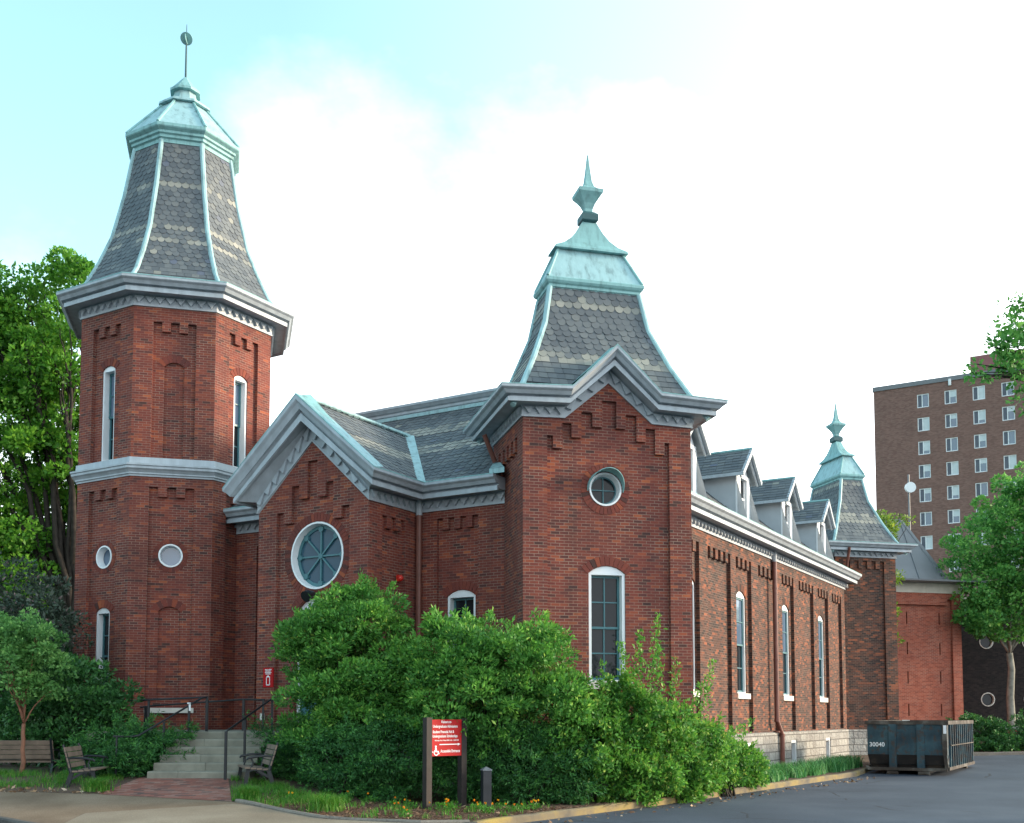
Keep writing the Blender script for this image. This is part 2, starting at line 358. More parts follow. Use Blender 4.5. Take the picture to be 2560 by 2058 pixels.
def quads(name, P, mat, tint, parent=None):
    """P (N,4,3): one leaf or blade per quad, tint one number each"""
    N = len(P); me = bpy.data.meshes.new(name)
    me.vertices.add(4 * N); me.vertices.foreach_set('co', np.ascontiguousarray(P, dtype=np.float32).ravel())
    me.loops.add(4 * N); me.loops.foreach_set('vertex_index', np.arange(4 * N, dtype=np.int32))
    me.polygons.add(N); me.polygons.foreach_set('loop_start', np.arange(0, 4 * N, 4, dtype=np.int32))
    a = me.attributes.new('tint', 'FLOAT', 'FACE'); a.data.foreach_set('value', np.clip(tint, 0, 1).astype(np.float32))
    me.update(); me.validate(); me.materials.append(M[mat])
    return link(bpy.data.objects.new(name, me), parent)
def unit(a): return a / np.maximum(1e-9, np.linalg.norm(a, axis=-1, keepdims=True))
def leaf_quads(pos, axis, length, width, fold=.25):
    """rhombic leaves with a random roll"""
    N = len(pos); axis = unit(axis); rnd = RNG.normal(size=(N, 3)); rnd[:, 2] += .2
    side = unit(np.cross(axis, rnd)); nor = np.cross(side, axis)
    L = (length * RNG.uniform(.5, 1.35, N))[:, None]; W = (width * RNG.uniform(.75, 1.25, N))[:, None]
    mid = pos + axis * L * .5 - nor * L * fold * .2
    return np.stack([pos, mid + side * W * .5, pos + axis * L - nor * L * fold, mid - side * W * .5], 1)
def clumps_leaves(C, Rr, n, length, width, up=.5, spread=.75, shell=.55, tintvar=.25):
    """n leaves around every clump centre C (K,3) with radii Rr (K,3); each clump leans to its own shade of green"""
    K = len(C); idx = np.repeat(np.arange(K), n); N = K * n
    d = unit(RNG.normal(size=(N, 3))); rad = RNG.uniform(shell, 1, N) ** .6
    pos = C[idx] + d * Rr[idx] * rad[:, None]
    ax = d * spread + RNG.normal(size=(N, 3)) * .45; ax[:, 2] += up
    tk = RNG.uniform(.25, .7, K)
    t = tk[idx] + RNG.normal(size=N) * tintvar * .6 + d[:, 2] * .08
    sz = RNG.uniform(.75, 1.25, K)[idx]; t = np.where(RNG.uniform(0, 1, N) < .03, 1.0, t)
    return leaf_quads(pos, ax, length * sz, width * sz), t
def in_ellipsoids(E, n, shell=.0, zmin=-9):
    """points spread through a list of ellipsoids (cx,cy,cz,rx,ry,rz)"""
    E = np.array(E, float); vol = (E[:, 3] * E[:, 4] * E[:, 5]) ** .75; k = RNG.choice(len(E), n, p=vol / vol.sum())
    d = unit(RNG.normal(size=(n, 3))); r = RNG.uniform(shell ** 3, 1, n) ** (1 / 3)
    P = E[k, :3] + d * E[k, 3:] * r[:, None]; P[:, 2] = np.maximum(P[:, 2], zmin); return P

def smooth01(t): t = min(1, max(0, t)); return t * t * (3 - 2 * t)
def hroad(y): return .0107 * (min(70, max(-40, y)) - 20)
def zb(x, y):
    s_ = smooth01((-1.5 - x) / 4.0); left = .15 + .1 * (min(y, 24.6) - 19.7)
    return (1 - s_) * (hroad(y) + .12) + s_ * max(left, .02)
def interp(pts, x):
    if x <= pts[0][0]: return pts[0][1]
    for (x0, y0), (x1, y1) in zip(pts, pts[1:]):
        if x <= x1: return y0 + (y1 - y0) * (x - x0) / (x1 - x0)
    return pts[-1][1]

# ------------------------------------------------------------------ the setting: ground, road, pavement, bed, path, kerbs
def struct(o): o['kind'] = 'structure'; return o
mb = MB(); ys = [-1500, -40, 70, 3000]
for a, b in zip(ys, ys[1:]): mb.poly([(-2500, a, hroad(a) - .25), (2500, a, hroad(a) - .25), (2500, b, hroad(b) - .25), (-2500, b, hroad(b) - .25)])
struct(mb.build('ground', 'soil'))
mb = MB(); ys = [-38, 20, 66]
for a, b in zip(ys, ys[1:]): mb.poly([(-70, a, hroad(a)), (70, a, hroad(a)), (70, b, hroad(b)), (-70, b, hroad(b))])
struct(mb.build('road', 'asphalt'))
FRONT = [(-40, 30), (-9.35, 19.7), (-6.5, 18.1), (-2.5, 17.6), (-1.2, 18.4), (-.5, 19.4), (.07, 20.25), (3.42, 24.1), (10.6, 33.4), (13.3, 38.9), (16.5, 43.6), (19.2, 46.4), (24, 48.3), (60, 55)]
SIDE = [(-40, 33), (-10.7, 22.56), (-8.43, 22.2), (-5.5, 21.35), (-3.5, 19.75), (-1.6, 19.1), (-.8, 19.25)]
def xs_of(x0, x1, step, extra):
    n = max(2, int((x1 - x0) / step)); X = [x0 + (x1 - x0) * i / n for i in range(n + 1)] + [x for x in extra if x0 < x < x1]
    return sorted(set(round(x, 4) for x in X))
def sheet(name, mat, X, ya, yb, n, lift):
    mb = MB(); rows = []
    for x in X:
        a, b = ya(x), yb(x); rows.append([(x, a + (b - a) * (k / n) ** 1.6, zb(x, a + (b - a) * (k / n) ** 1.6) + lift) for k in range(n + 1)])
    for p, q in zip(rows, rows[1:]):
        for k in range(n): mb.poly([p[k], q[k], q[k + 1], p[k + 1]])
    return struct(mb.build(name, mat, smooth=True))
sheet('planting_bed', 'mulch', xs_of(-40, 60, 1.0, [p[0] for p in FRONT]) , lambda x: interp(FRONT, x), lambda x: 68, 26, 0)
Xs = xs_of(-40, -.8, .4, [p[0] for p in FRONT + SIDE])
def mid(x): return min(interp(SIDE, x) - .02, 20.6 + (x + 8.6) * .36) if x > -9.4 else interp(FRONT, x) + .02
sheet('sidewalk', 'agg_brown', Xs, lambda x: interp(FRONT, x) + .01, lambda x: interp(SIDE, x), 14, .006)
Xp = xs_of(-7.9, -.8, .35, [p[0] for p in FRONT + SIDE])
sheet('pavement', 'agg_pale', Xp, lambda x: interp(FRONT, x) + .02, lambda x: max(interp(FRONT, x) + .03, min(interp(SIDE, x) - .01, 20.15 + (x + 7.9) * .37)), 14, .011)
# brick path up to the steps
mb = MB(); n = 10
for i in range(n):
    def row(k):
        t = k / n; return (-8.43 + t * .1, 22.18 + t * 2.1), (-5.5 - .85 * t, 21.33 + t * 2.95)
    (a0, a1), (b0, b1) = row(i), row(i + 1)
    for j in range(6):
        L4 = []
        for (p, q), u_ in ((( a0, a1), j / 6), ((a0, a1), (j + 1) / 6), ((b0, b1), (j + 1) / 6), ((b0, b1), j / 6)):
            x = p[0] + (q[0] - p[0]) * u_; y = p[1] + (q[1] - p[1]) * u_; L4.append((x, y, zb(x, y) + .012))
        mb.poly(L4)
struct(mb.build('brick_path', 'paver'))
def strip(name, mat, pts, wid, top, depth, step=.5):
    """kerb stone following the ground: pts are the outer face"""
    P = []
    for (x0, y0), (x1, y1) in zip(pts, pts[1:]):
        m_ = max(1, int(math.hypot(x1 - x0, y1 - y0) / step)); P += [(x0 + (x1 - x0) * k / m_, y0 + (y1 - y0) * k / m_) for k in range(m_)]
    P.append(pts[-1]); rings = []
    for i, (x, y) in enumerate(P):
        ax, ay = P[max(0, i - 1)]; bx, by = P[min(len(P) - 1, i + 1)]; d = math.hypot(bx - ax, by - ay); nx, ny = -(by - ay) / d, (bx - ax) / d
        zt = zb(x + nx * .1, y + ny * .1) + top + .006 * math.sin(i * 1.7)
        rings.append([(x, y, zt - depth), (x + .005, y, zt - .03), (x + nx * .03, y + ny * .03, zt), (x + nx * wid, y + ny * wid, zt), (x + nx * wid, y + ny * wid, zt - depth)])
    mb = MB(); mb.loft(rings, closed=True); return struct(mb.build(name, mat))
strip('kerb', 'kerb_grey', [(-40, 30), (-9.35, 19.68), (-6.5, 18.08), (-2.5, 17.58), (-1.2, 18.38), (-.6, 19.23)], .16, .012, .5)
strip('kerb', 'kerb_yellow', [(-.6, 19.24), (.07, 20.23), (3.42, 24.08), (10.6, 33.38), (13.3, 38.88)], .15, .02, .5)
strip('kerb', 'kerb_grey', [(13.3, 38.9), (16.5, 43.58), (19.2, 46.38), (24, 48.28), (60, 54.98)], .15, .02, .5)
strip('kerb', 'kerb_pale', [(-5.45, 21.36), (-3.5, 19.77), (-1.6, 19.12), (-.75, 19.3)], .1, .05, .3)

# ------------------------------------------------------------------ the brick hall
AZ = R(-30.5587)
BX, BY = 2.202, 25.010
hall = thing('brick_hall', 'old red brick hall with slate spires, green copper roof caps, round windows and grey cornices', 'building', (BX, BY, 0), AZ)
S2 = math.sqrt(.5)
class Fr:                       # a wall plane: s along it, d outwards (local coordinates of the hall)
    def __init__(s, o, t, n): s.o, s.t, s.n = o, t, n
    def __call__(s, a, z, d=0.0): return (s.o[0] + s.t[0] * a + s.n[0] * d, s.o[1] + s.t[1] * a + s.n[1] * d, z)
def arc_top(s0, s1, z1, rise, n=8):
    """points from (s1,z1) over the crown to (s0,z1)"""
    w_ = (s1 - s0) / 2; r = (w_ * w_ + rise * rise) / (2 * rise); c0 = (s0 + s1) / 2; zc = z1 + rise - r; a = math.asin(w_ / r)
    return [(c0 + r * math.sin(a - 2 * a * k / n), zc + r * math.cos(a - 2 * a * k / n)) for k in range(n + 1)]
def h_arch(s0, s1, z0, z1, rise): return [(s0, z0), (s1, z0)] + arc_top(s0, s1, z1, rise)
def h_circ(c, z, r, n=28): return [(c + r * math.cos(2 * math.pi * k / n), z + r * math.sin(2 * math.pi * k / n)) for k in range(n)]
def h_teeth(s0, s1, zb_, zt, n, tl):
    """panel whose head is n corbel teeth of length tl"""
    w_ = (s1 - s0) / (2 * n + 1); p = [(s0, zb_), (s1, zb_)]; x = s1
    for k in range(2 * n + 1):
        z = zt if k % 2 == 0 else zt - tl; p.append((x, z)); x -= w_; p.append((x, z))
    return p
def layer(mb, fr, outer, holes, d, reveal):
    loops = [[Vector((a, b, 0)) for a, b in l] for l in [outer] + holes]; flat = [p for l in loops for p in l]
    for t in tessellate_polygon(loops): mb.poly([fr(flat[k].x, flat[k].y, d) for k in t])
    for l in holes:
        for (a, b), (c, e) in zip(l, l[1:] + l[:1]):
            mb.poly([fr(a, b, d), fr(c, e, d), fr(c, e, d - reveal), fr(a, b, d - reveal)])
PD = .10                         # how deep the panels lie behind the piers
def wall(mb, fr, outer, panels, openings=(), pd=PD, plain=()):
    """piers and head in the plane d=0 with panels cut out of it, panel backs at -pd with window openings"""
    layer(mb, fr, outer, [p for p in panels] + list(plain), 0, pd)
    for p in panels:
        x0, x1 = min(a for a, b in p), max(a for a, b in p); z0, z1 = min(b for a, b in p), max(b for a, b in p)
        ops = [o for o in openings if x0 - .01 < o[0][0] < x1 + .01 and z0 < sum(b for a, b in o) / len(o) < z1]
        layer(mb, fr, [(x0 - .02, z0 - .02), (x1 + .02, z0 - .02), (x1 + .02, z1 + .02), (x0 - .02, z1 + .02)], ops, -pd, .30)
def voussoirs(mb, fr, c, zc, r0, r1, a0, a1, n, d):
    for k in range(n):
        b0 = a0 + (a1 - a0) * (k + .06) / n; b1 = a0 + (a1 - a0) * (k + .94) / n
        q = [(c + r * math.cos(a), zc + r * math.sin(a)) for r, a in ((r0, b0), (r1, b0), (r1, b1), (r0, b1))]
        uvc = ((random.randint(0, 60) + .5) * .213, (2 * random.randint(0, 40) + .5) * .0693)
        P0 = [fr(a, b, d) for a, b in q]; P1 = [fr(a, b, d + .012) for a, b in q]
        mb.poly(P1, uv=[uvc] * 4)
        for i in range(4): mb.poly([P0[i], P0[(i + 1) % 4], P1[(i + 1) % 4], P1[i]], uv=[uvc] * 4)
def arch_ring(mb, fr, s0, s1, z1, rise, d, th=.22):
    w_ = (s1 - s0) / 2; r = (w_ * w_ + rise * rise) / (2 * rise); a = math.asin(w_ / r); c0 = (s0 + s1) / 2; zc = z1 + rise - r
    voussoirs(mb, fr, c0, zc, r + .005, r + th, math.pi / 2 - a * 1.08, math.pi / 2 + a * 1.08, max(7, int(2 * a * r / .085)), d)

def window(parent, fr, s0, s1, z0, z1, rise, d, cols=2, rows=(2, 2), sill=True, casing=.075, glass='glass', sash='teal', upper=None, deep=.085):
    """arched opening: white casing, two sashes with muntins, panes, stone sill"""
    mb = MB(); outer = h_arch(s0 + .004, s1 - .004, z0 + .004, z1, rise - .003); ci = casing
    inner = [(s0 + ci, z0 + .04), (s1 - ci, z0 + .04), (s1 - ci, z1 - .03), (s0 + ci, z1 - .03)]
    layer(mb, fr, outer, [inner], d - .03, .165 + deep)
    for (a, b), (c, e) in zip(outer, outer[1:] + outer[:1]): mb.poly([fr(a, b, d - .03), fr(c, e, d - .03), fr(c, e, d - .28), fr(a, b, d - .28)])
    wn_ = mb.build('window', 'white', parent)
    a0, a1, b0, b1 = s0 + ci, s1 - ci, z0 + .04, z1 - .03; mid_ = (b0 + b1) / 2; f = .055
    mb = MB()
    for (lo, hi, nr, dd) in ((b0, mid_ + .03, rows[0], d - .15 - deep), (mid_ - .03, b1, rows[1], d - .115 - deep)):
        ol = [(a0, lo), (a1, lo), (a1, hi), (a0, hi)]; ho = []
        cw = (a1 - a0 - 2 * f - .03 * (cols - 1)) / cols; rh = (hi - lo - 2 * f - .03 * (nr - 1)) / nr
        for i in range(cols):
            for j in range(nr):
                x = a0 + f + i * (cw + .03); y = lo + f + j * (rh + .03); ho.append([(x, y), (x + cw, y), (x + cw, y + rh), (x, y + rh)])
        layer(mb, fr, ol, ho, dd, .035)
        mb.poly([fr(a0, lo, dd), fr(a1, lo, dd), fr(a1, lo, dd - .03), fr(a0, lo, dd - .03)])
    mb.build('sash', sash, wn_)
    for k, (lo, hi, dd) in enumerate(((b0, mid_, d - .18 - deep), (mid_, b1, d - .145 - deep))):
        g = MB().poly([fr(a0, lo, dd), fr(a1, lo, dd), fr(a1, hi, dd), fr(a0, hi, dd)]).build('pane', (upper if (k and upper) else glass), wn_)
    if sill:
        mb = MB(); mb.prism([(s0 - .13, z0 - .17), (s1 + .13, z0 - .17), (s1 + .13, z0), (s0 - .13, z0)], fr, d - .12, d + .09); mb.build('sill', 'sill', wn_)
    return wn_
def blind_arch(mb, fr, s0, s1, z0, z1, rise, d):
    loop = h_arch(s0, s1, z0, z1, rise); layer(mb, fr, loop, [], d - .09, 0)
    arch_ring(mb, fr, s0, s1, z1, rise, d)
    return loop
def oculus(parent, fr, c, z, r, d, ring=.09, spokes=0, hood=False, glass='glass'):
    mb = MB(); n = 32
    def circ(rr, dd): return [fr(c + rr * math.cos(2 * math.pi * k / n), z + rr * math.sin(2 * math.pi * k / n), dd) for k in range(n)]
    mb.loft([circ(r - .004, d - .25), circ(r - .004, d + .02), circ(r - ring, d + .02), circ(r - ring - .03, d - .18)], cap=False)
    o = mb.build('round_window', 'white', parent)
    mb = MB(); ri = r - ring - .02
    sw_ = .09 if spokes == 8 else .035; mb.loft([circ(ri, d - .16), circ(ri - sw_, d - .16), circ(ri - sw_, d - .20), circ(ri, d - .20)], cap=False)
    if spokes == 8:
        for k in range(8):
            a = math.pi / 2 + k * math.pi / 4; ca, sa = math.cos(a), math.sin(a)
            mb.bar(fr(c, z, d - .16), fr(c + ri * ca, z + ri * sa, d - .16), .04, .04, up=(fr.n[0], fr.n[1], 0))
            mb.prism(h_circ(c + (ri - .10) * ca, z + (ri - .10) * sa, .075, 10), fr, d - .125, d - .19)
        mb.prism(h_circ(c, z, .07, 12), fr, d - .12, d - .19)
    elif spokes == 4:
        mb.bar(fr(c - ri, z, d - .16), fr(c + ri, z, d - .175), .022, .02, up=(fr.n[0], fr.n[1], 0)); mb.bar(fr(c, z - ri, d - .16), fr(c, z + ri, d - .175), .022, .02, up=(fr.n[0], fr.n[1], 0))
    if spokes: mb.build('sash', 'teal', o)
    mb = MB(); mb.poly(circ(ri, d - .19)); mb.build('pane', glass, o)
    if hood:
        mb = MB(); A, B, C = [], [], []
        for k in range(17):
            a = R(-8) + R(196) * k / 16; e = .36 * max(.05, math.sin(R(4) + (math.pi - R(8)) * k / 16))
            A.append(fr(c + (r + .02) * math.cos(a), z + (r + .02) * math.sin(a), d - .02)); B.append(fr(c + (r + .03) * math.cos(a), z + (r + .03) * math.sin(a), d + e)); C.append(fr(c + (r + .045) * math.cos(a), z + (r + .045) * math.sin(a), d + e))
        D = [fr(c + (r + .05) * math.cos(R(-8) + R(196) * k / 16), z + (r + .05) * math.sin(R(-8) + R(196) * k / 16), d - .02) for k in range(17)]
        mb.loft([A, B, C, D], cap=False, closed=False); mb.build('hood', 'verd', o)
    return o

PROF = [(0, 0), (.045, 0), (.045, .035), (.03, .035), (.03, .25), (.05, .265), (.05, .285), (.07, .30), (.42, .30), (.42, .25), (.465, .25), (.465, .365), (.40, .372), (.40, .418), (.53, .422), (.555, .455), (.59, .50), (.64, .53), (.66, .55), (.66, .615), (.62, .62)]
def outs(path, closed, side):
    n = len(path); O = []
    for i in range(n):
        def nrm(a, b):
            dx_, dy_ = b[0] - a[0], b[1] - a[1]; d = math.hypot(dx_, dy_); return (dy_ / d * side, -dx_ / d * side)
        e = []
        if closed or i > 0: e.append(nrm(path[i - 1], path[i]))
        if closed or i < n - 1: e.append(nrm(path[i], path[(i + 1) % n]))
        if len(e) == 1: O.append(e[0]); continue
        m_ = (e[0][0] + e[1][0], e[0][1] + e[1][1]); k = 2 / (m_[0] ** 2 + m_[1] ** 2); O.append((m_[0] * k, m_[1] * k))
    return O
def cornice(parent, path, closed=False, side=1, zs=1.0, os_=1.0, flash=True, name='cornice', teeth=True, mat='trim', prof=PROF, skip=()):
    """profile swept along path of (x, y, z[, scale]); frieze with a row of pointed teeth under the soffit"""
    path = [(p[0], p[1], p[2], p[3] if len(p) > 3 else zs) for p in path]; O = outs(path, closed, side); mb = MB()
    idx = list(range(len(path))) + ([0] if closed else [])
    rings = [[(path[i][0] + O[i][0] * o * os_, path[i][1] + O[i][1] * o * os_, path[i][2] + z * path[i][3]) for o, z in prof] for i in idx]
    mb.loft(rings, cap=False, closed=False)
    if not closed:
        for r_, i in ((rings[0], 0), (rings[-1], len(path) - 1)):
            P = path[i]; mb.poly(r_ + [(P[0], P[1], P[2] + .62 * P[3])])
    if teeth:
        for a, b in zip(idx, idx[1:]):
            if a in skip: continue
            A, B = path[a], path[b]; Lh = math.hypot(B[0] - A[0], B[1] - A[1]); dx_, dy_ = (B[0] - A[0]) / Lh, (B[1] - A[1]) / Lh; nx, ny = dy_ * side, -dx_ * side
            n = max(2, round(Lh / .27)); 
            def pt(s_, zf, d): 
                t = s_ / Lh; k = A[3] + (B[3] - A[3]) * t
                return (A[0] + dx_ * s_ + nx * d, A[1] + dy_ * s_ + ny * d, A[2] + (B[2] - A[2]) * t + zf * k)
            for k in range(n):
                a0, a1 = Lh * k / n, Lh * (k + 1) / n; am = (a0 + a1) / 2
                tri = [(a0 + .004, .25), (am, .075), (a1 - .004, .25)]
                F_ = [pt(s_, z, .105) for s_, z in tri]; G_ = [pt(s_, z, .03) for s_, z in tri]
                mb.poly(F_); mb.poly([F_[0], F_[1], G_[1], G_[0]]); mb.poly([F_[1], F_[2], G_[2], G_[1]])
    o = mb.build(name, mat, parent)
    if flash:
        mb = MB(); r2 = [[(path[i][0] + O[i][0] * q * os_, path[i][1] + O[i][1] * q * os_, path[i][2] + z * path[i][3]) for q, z in ((.665, .612), (.665, .637), (.45, .637), (.1, .70))] for i in idx]
        mb.loft(r2, cap=False, closed=False); mb.build('gutter_flashing', 'verd', o if parent is hall else parent)
    return o

def slate_rows(mb, Lp, Rp, e=.165, wt=.21, bands=(), square=0, z_of=None, round_=True):
    """overlapping slates between a left and a right edge polyline (same number of points, bottom to top)"""
    Lp = [Vector(p) for p in Lp]; Rp = [Vector(p) for p in Rp]
    mids = [(a + b) / 2 for a, b in zip(Lp, Rp)]; acc = [0]
    for a, b in zip(mids, mids[1:]): acc.append(acc[-1] + (b - a).length)
    T = acc[-1]
    def at(P, t):
        for i in range(len(acc) - 1):
            if t <= acc[i + 1] or i == len(acc) - 2:
                k = (t - acc[i]) / (acc[i + 1] - acc[i]); return P[i] + (P[i + 1] - P[i]) * k
    nrow = int(T / e)
    for r_ in range(nrow + 1):
        t = r_ * e
        if t > T - .02: break
        PL, PR = at(Lp, t), at(Rp, t); up_t = min(T, t + 1.7 * e) if t + .5 * e < T else T
        QL, QR = at(Lp, up_t), at(Rp, up_t)
        dr = PR - PL; W = dr.length
        if W < .05: continue
        dr.normalize(); up = ((QL + QR) - (PL + PR)) / 2; up -= dr * up.dot(dr); H_ = up.length
        if H_ < .03: continue
        up.normalize(); nrm = dr.cross(up).normalized()
        lq, rq = (QL - PL).dot(dr), (QR - PL).dot(dr)
        zc = (PL.z + PR.z) / 2; off = (r_ % 2) * .5; n = int(W / wt) + 2
        band = any(a <= zc <= b for a, b in bands)
        for k in range(-1, n):
            c0 = (k + off + .5) * wt + random.uniform(-.006, .006)
            if c0 < -wt * .5 or c0 > W + wt * .5: continue
            h = wt / 2 * .97
            if r_ < square or not round_: pts = [(-h, H_), (-h, random.uniform(0, .012)), (h, random.uniform(0, .012)), (h, H_)]
            else: pts = [(-h, H_), (-h, .55 * e), (-.72 * h, .2 * e), (-.3 * h, .03 * e), (.3 * h, .03 * e), (.72 * h, .2 * e), (h, .55 * e), (h, H_)]
            rv = random.random()
            if band: tnt = random.uniform(.84, 1.0) if rv < .82 else random.uniform(.3, .7)
            else: tnt = random.uniform(0, .68) if rv < .972 else (random.uniform(.74, .82) if rv < .992 else random.uniform(.84, .95))
            lift = random.uniform(.016, .026); q = []
            for x, y in pts:
                lo, hi = lq * y / H_, W + (rq - W) * y / H_
                X = min(max(c0 + x, lo), hi); q.append(PL + dr * X + up * y + nrm * (lift * (1 - y / H_) + .004))
            if max((p - PL).dot(dr) for p in q) - min((p - PL).dot(dr) for p in q) < .02: continue
            mb.poly(q, tint=tnt)
            ed = q[1:-1]      # front edges give the slate its thickness
            for a, b in zip(ed, ed[1:]): mb.poly([a, b, b - nrm * lift, a - nrm * lift], tint=tnt * .8)
    for i in range(len(Lp) - 1): mb.poly([Lp[i], Rp[i], Rp[i + 1], Lp[i + 1]], tint=.1)

# ---- stone base and main walls
ZB, ZF = 1.44, 7.25
fF = Fr((-14.4, 0), (1, 0), (0, -1))           # main front, s = x + 14.4
fG = Fr((-9.0, -2.05), (1, 0), (0, -1))        # gabled bay, s = x + 9
fGr = Fr((-5.4, -2.05), (0, 1), (1, 0))        # its right return
fGl = Fr((-9.0, 0), (0, -1), (-1, 0))
fL = Fr((0, 0), (0, 1), (1, 0))                # long side wall, s = y
mb = MB()
# front, right of the bay
win_f = h_arch(9.86, 10.72, 3.0, 5.03, .16)
wall(mb, fF, [(9.0, ZB), (11.9, ZB), (11.9, 7.4), (9.0, 7.4)], [h_teeth(9.6, 10.85, ZB + .3, 7.05, 3, .30)], [win_f])
arch_ring(mb, fF, 9.86, 10.72, 5.03, .16, -PD)
# front, left of the bay
wall(mb, fF, [(2.0, ZB), (5.4, ZB), (5.4, 7.4), (2.0, 7.4)], [h_teeth(3.36, 5.0, ZB + .3, 6.85, 3, .28)])
# gabled bay
gp = [(.62, ZB + .2), (3.0, ZB + .2), (3.0, 7.2), (2.75, 7.2), (2.75, 6.9), (2.48, 6.9), (2.48, 7.85), (2.24, 7.85), (2.24, 7.5), (1.96, 7.5), (1.96, 8.45), (1.64, 8.45), (1.64, 7.5), (1.36, 7.5), (1.36, 7.85), (1.12, 7.85), (1.12, 6.9), (.85, 6.9), (.85, 7.2), (.62, 7.2)]
rose = h_circ(1.9, 6.03, .86, 32); door = h_arch(1.2, 2.4, ZB + .22, 4.55, .42)
wall(mb, fG, [(0, ZB), (3.6, ZB), (3.6, 7.3), (1.8, 9.0), (0, 7.3)], [gp], [rose, door])
voussoirs(mb, fG, 1.9, 6.03, .87, 1.07, 0, 2 * math.pi, 60, -PD); arch_ring(mb, fG, 1.2, 2.4, 4.55, .42, -PD)
wall(mb, fGr, [(0, ZB), (2.05, ZB), (2.05, 7.4), (0, 7.4)], [h_teeth(.55, 1.5, ZB + .3, 6.97, 2, .3)])
wall(mb, fGl, [(0, ZB), (2.05, ZB), (2.05, 7.4), (0, 7.4)], [])
main = mb.build('wall', 'brick', hall, recalc=False); mb = MB()
# long side
bays = [(4.40, 6.06, 1), (6.75, 8.71, 0), (9.20, 10.68, 1), (11.40, 13.44, 0), (14.0, 15.44, 1), (16.10, 18.06, 0), (18.70, 20.21, 1), (20.85, 22.34, 0)]
pn, wl = [], []
for a, b, k in bays:
    pn.append(h_teeth(a, b, ZB + .06, 6.9, 4 if k == 0 and b - a > 1.6 else 3, .3))
    if k: c_ = (a + b) / 2 + (.31 if a < 5 else 0); wl.append((c_ - .46, c_ + .46))
wall(mb, fL, [(2.2, ZB), (23.4, ZB), (23.4, 7.4), (2.2, 7.4)], pn, [h_arch(a, b, 2.70, 5.72, .18) for a, b in wl], pd=.11)
for a, b in wl: arch_ring(mb, fL, a, b, 5.72, .18, -.11)
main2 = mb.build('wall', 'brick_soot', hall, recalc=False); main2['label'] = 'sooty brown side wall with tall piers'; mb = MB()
# back and far left
wall(mb, Fr((0, 25.83), (-1, 0), (0, 1)), [(0, ZB), (14.4, ZB), (14.4, 7.4), (0, 7.4)], []); wall(mb, Fr((-14.4, 25.83), (0, -1), (-1, 0)), [(0, ZB), (25.83, ZB), (25.83, 7.4), (0, 7.4)], [])
mb.build('wall', 'brick_soot', hall, recalc=False)
window(hall, fF, 9.86, 10.72, 3.0, 5.03, .16, -PD, sill=True)
for a, b in wl: window(hall, fL, a, b, 2.70, 5.72, .18, -.11, deep=-.05, casing=.06, cols=1, upper='glass_sky')
oculus(hall, fG, 1.9, 6.03, .86, -PD, ring=.05, spokes=8, glass='glass_blue')
mb = MB(); layer(mb, fG, door, [[(1.3, ZB + .25), (2.3, ZB + .25), (2.3, 3.7), (1.3, 3.7)]], -.2, .1); dr_ = mb.build('door', 'white', hall)
mb = MB(); layer(mb, fG, [(1.3, ZB + .25), (2.3, ZB + .25), (2.3, 3.7), (1.3, 3.7)], [[(1.4, ZB + .9), (1.76, ZB + .9), (1.76, 3.55), (1.4, 3.55)], [(1.84, ZB + .9), (2.2, ZB + .9), (2.2, 3.55), (1.84, 3.55)]], -.26, .04); mb.build('door_leaf', 'teal', dr_)
MB().poly([fG(1.3, ZB + .25, -.29), fG(2.3, ZB + .25, -.29), fG(2.3, 3.7, -.29), fG(1.3, 3.7, -.29)]).build('pane', 'glass', dr_)
# rough stone base, proud of the brick
mb = MB()
def base_run(fr, s0, s1, d=.07, holes=(), zlo=-.3, zhi=ZB):
    layer(mb, fr, [(s0, zlo), (s1, zlo), (s1, zhi), (s0, zhi)], list(holes), d, .3); mb.poly([fr(s0, zhi, d), fr(s1, zhi, d), fr(s1, zhi + .03, -.02), fr(s0, zhi + .03, -.02)])
    for q in (s0, s1): mb.poly([fr(q, zlo, d), fr(q, zhi, d), fr(q, zhi, -.3), fr(q, zlo, -.3)])
bw = [(c_ - .35, c_ + .35) for c_ in (10.1, 14.95, 19.6)]
base_run(fL, 2.2, 23.3, holes=[[(a, .35), (b, .35), (b, 1.17), (a, 1.17)] for a, b in bw])
base_run(fF, 8.9, 11.5); base_run(fF, 2, 5.4); base_run(fG, -.07, 3.67); base_run(fGr, 0, 2.0)
stone = mb.build('stone_base', 'stone', hall, recalc=False)
for a, b in bw:
    mb = MB(); layer(mb, fL, [(a, .35), (b, .35), (b, 1.17), (a, 1.17)], [[(a + .08, .40), (b - .08, .40), (b - .08, 1.06), (a + .08, 1.06)]], .04, .18); o = mb.build('basement_window', 'white', hall)
    MB().poly([fL(a + .08, .4, -.1), fL(b - .08, .4, -.1), fL(b - .08, 1.06, -.1), fL(a + .08, 1.06, -.1)]).build('pane', 'glass', o)

# ---- eaves
cornice(hall, [(-2.7, 0, ZF), (-5.4, 0, ZF), (-5.4, -2.05, ZF), (-7.2, -2.05, 8.93, 1.7), (-9.0, -2.05, ZF), (-9.0, 0, ZF), (-12.6, 0, ZF)], side=-1)
cornice(hall, [(0, 1.9, ZF), (0, 23.25, ZF)], side=1)
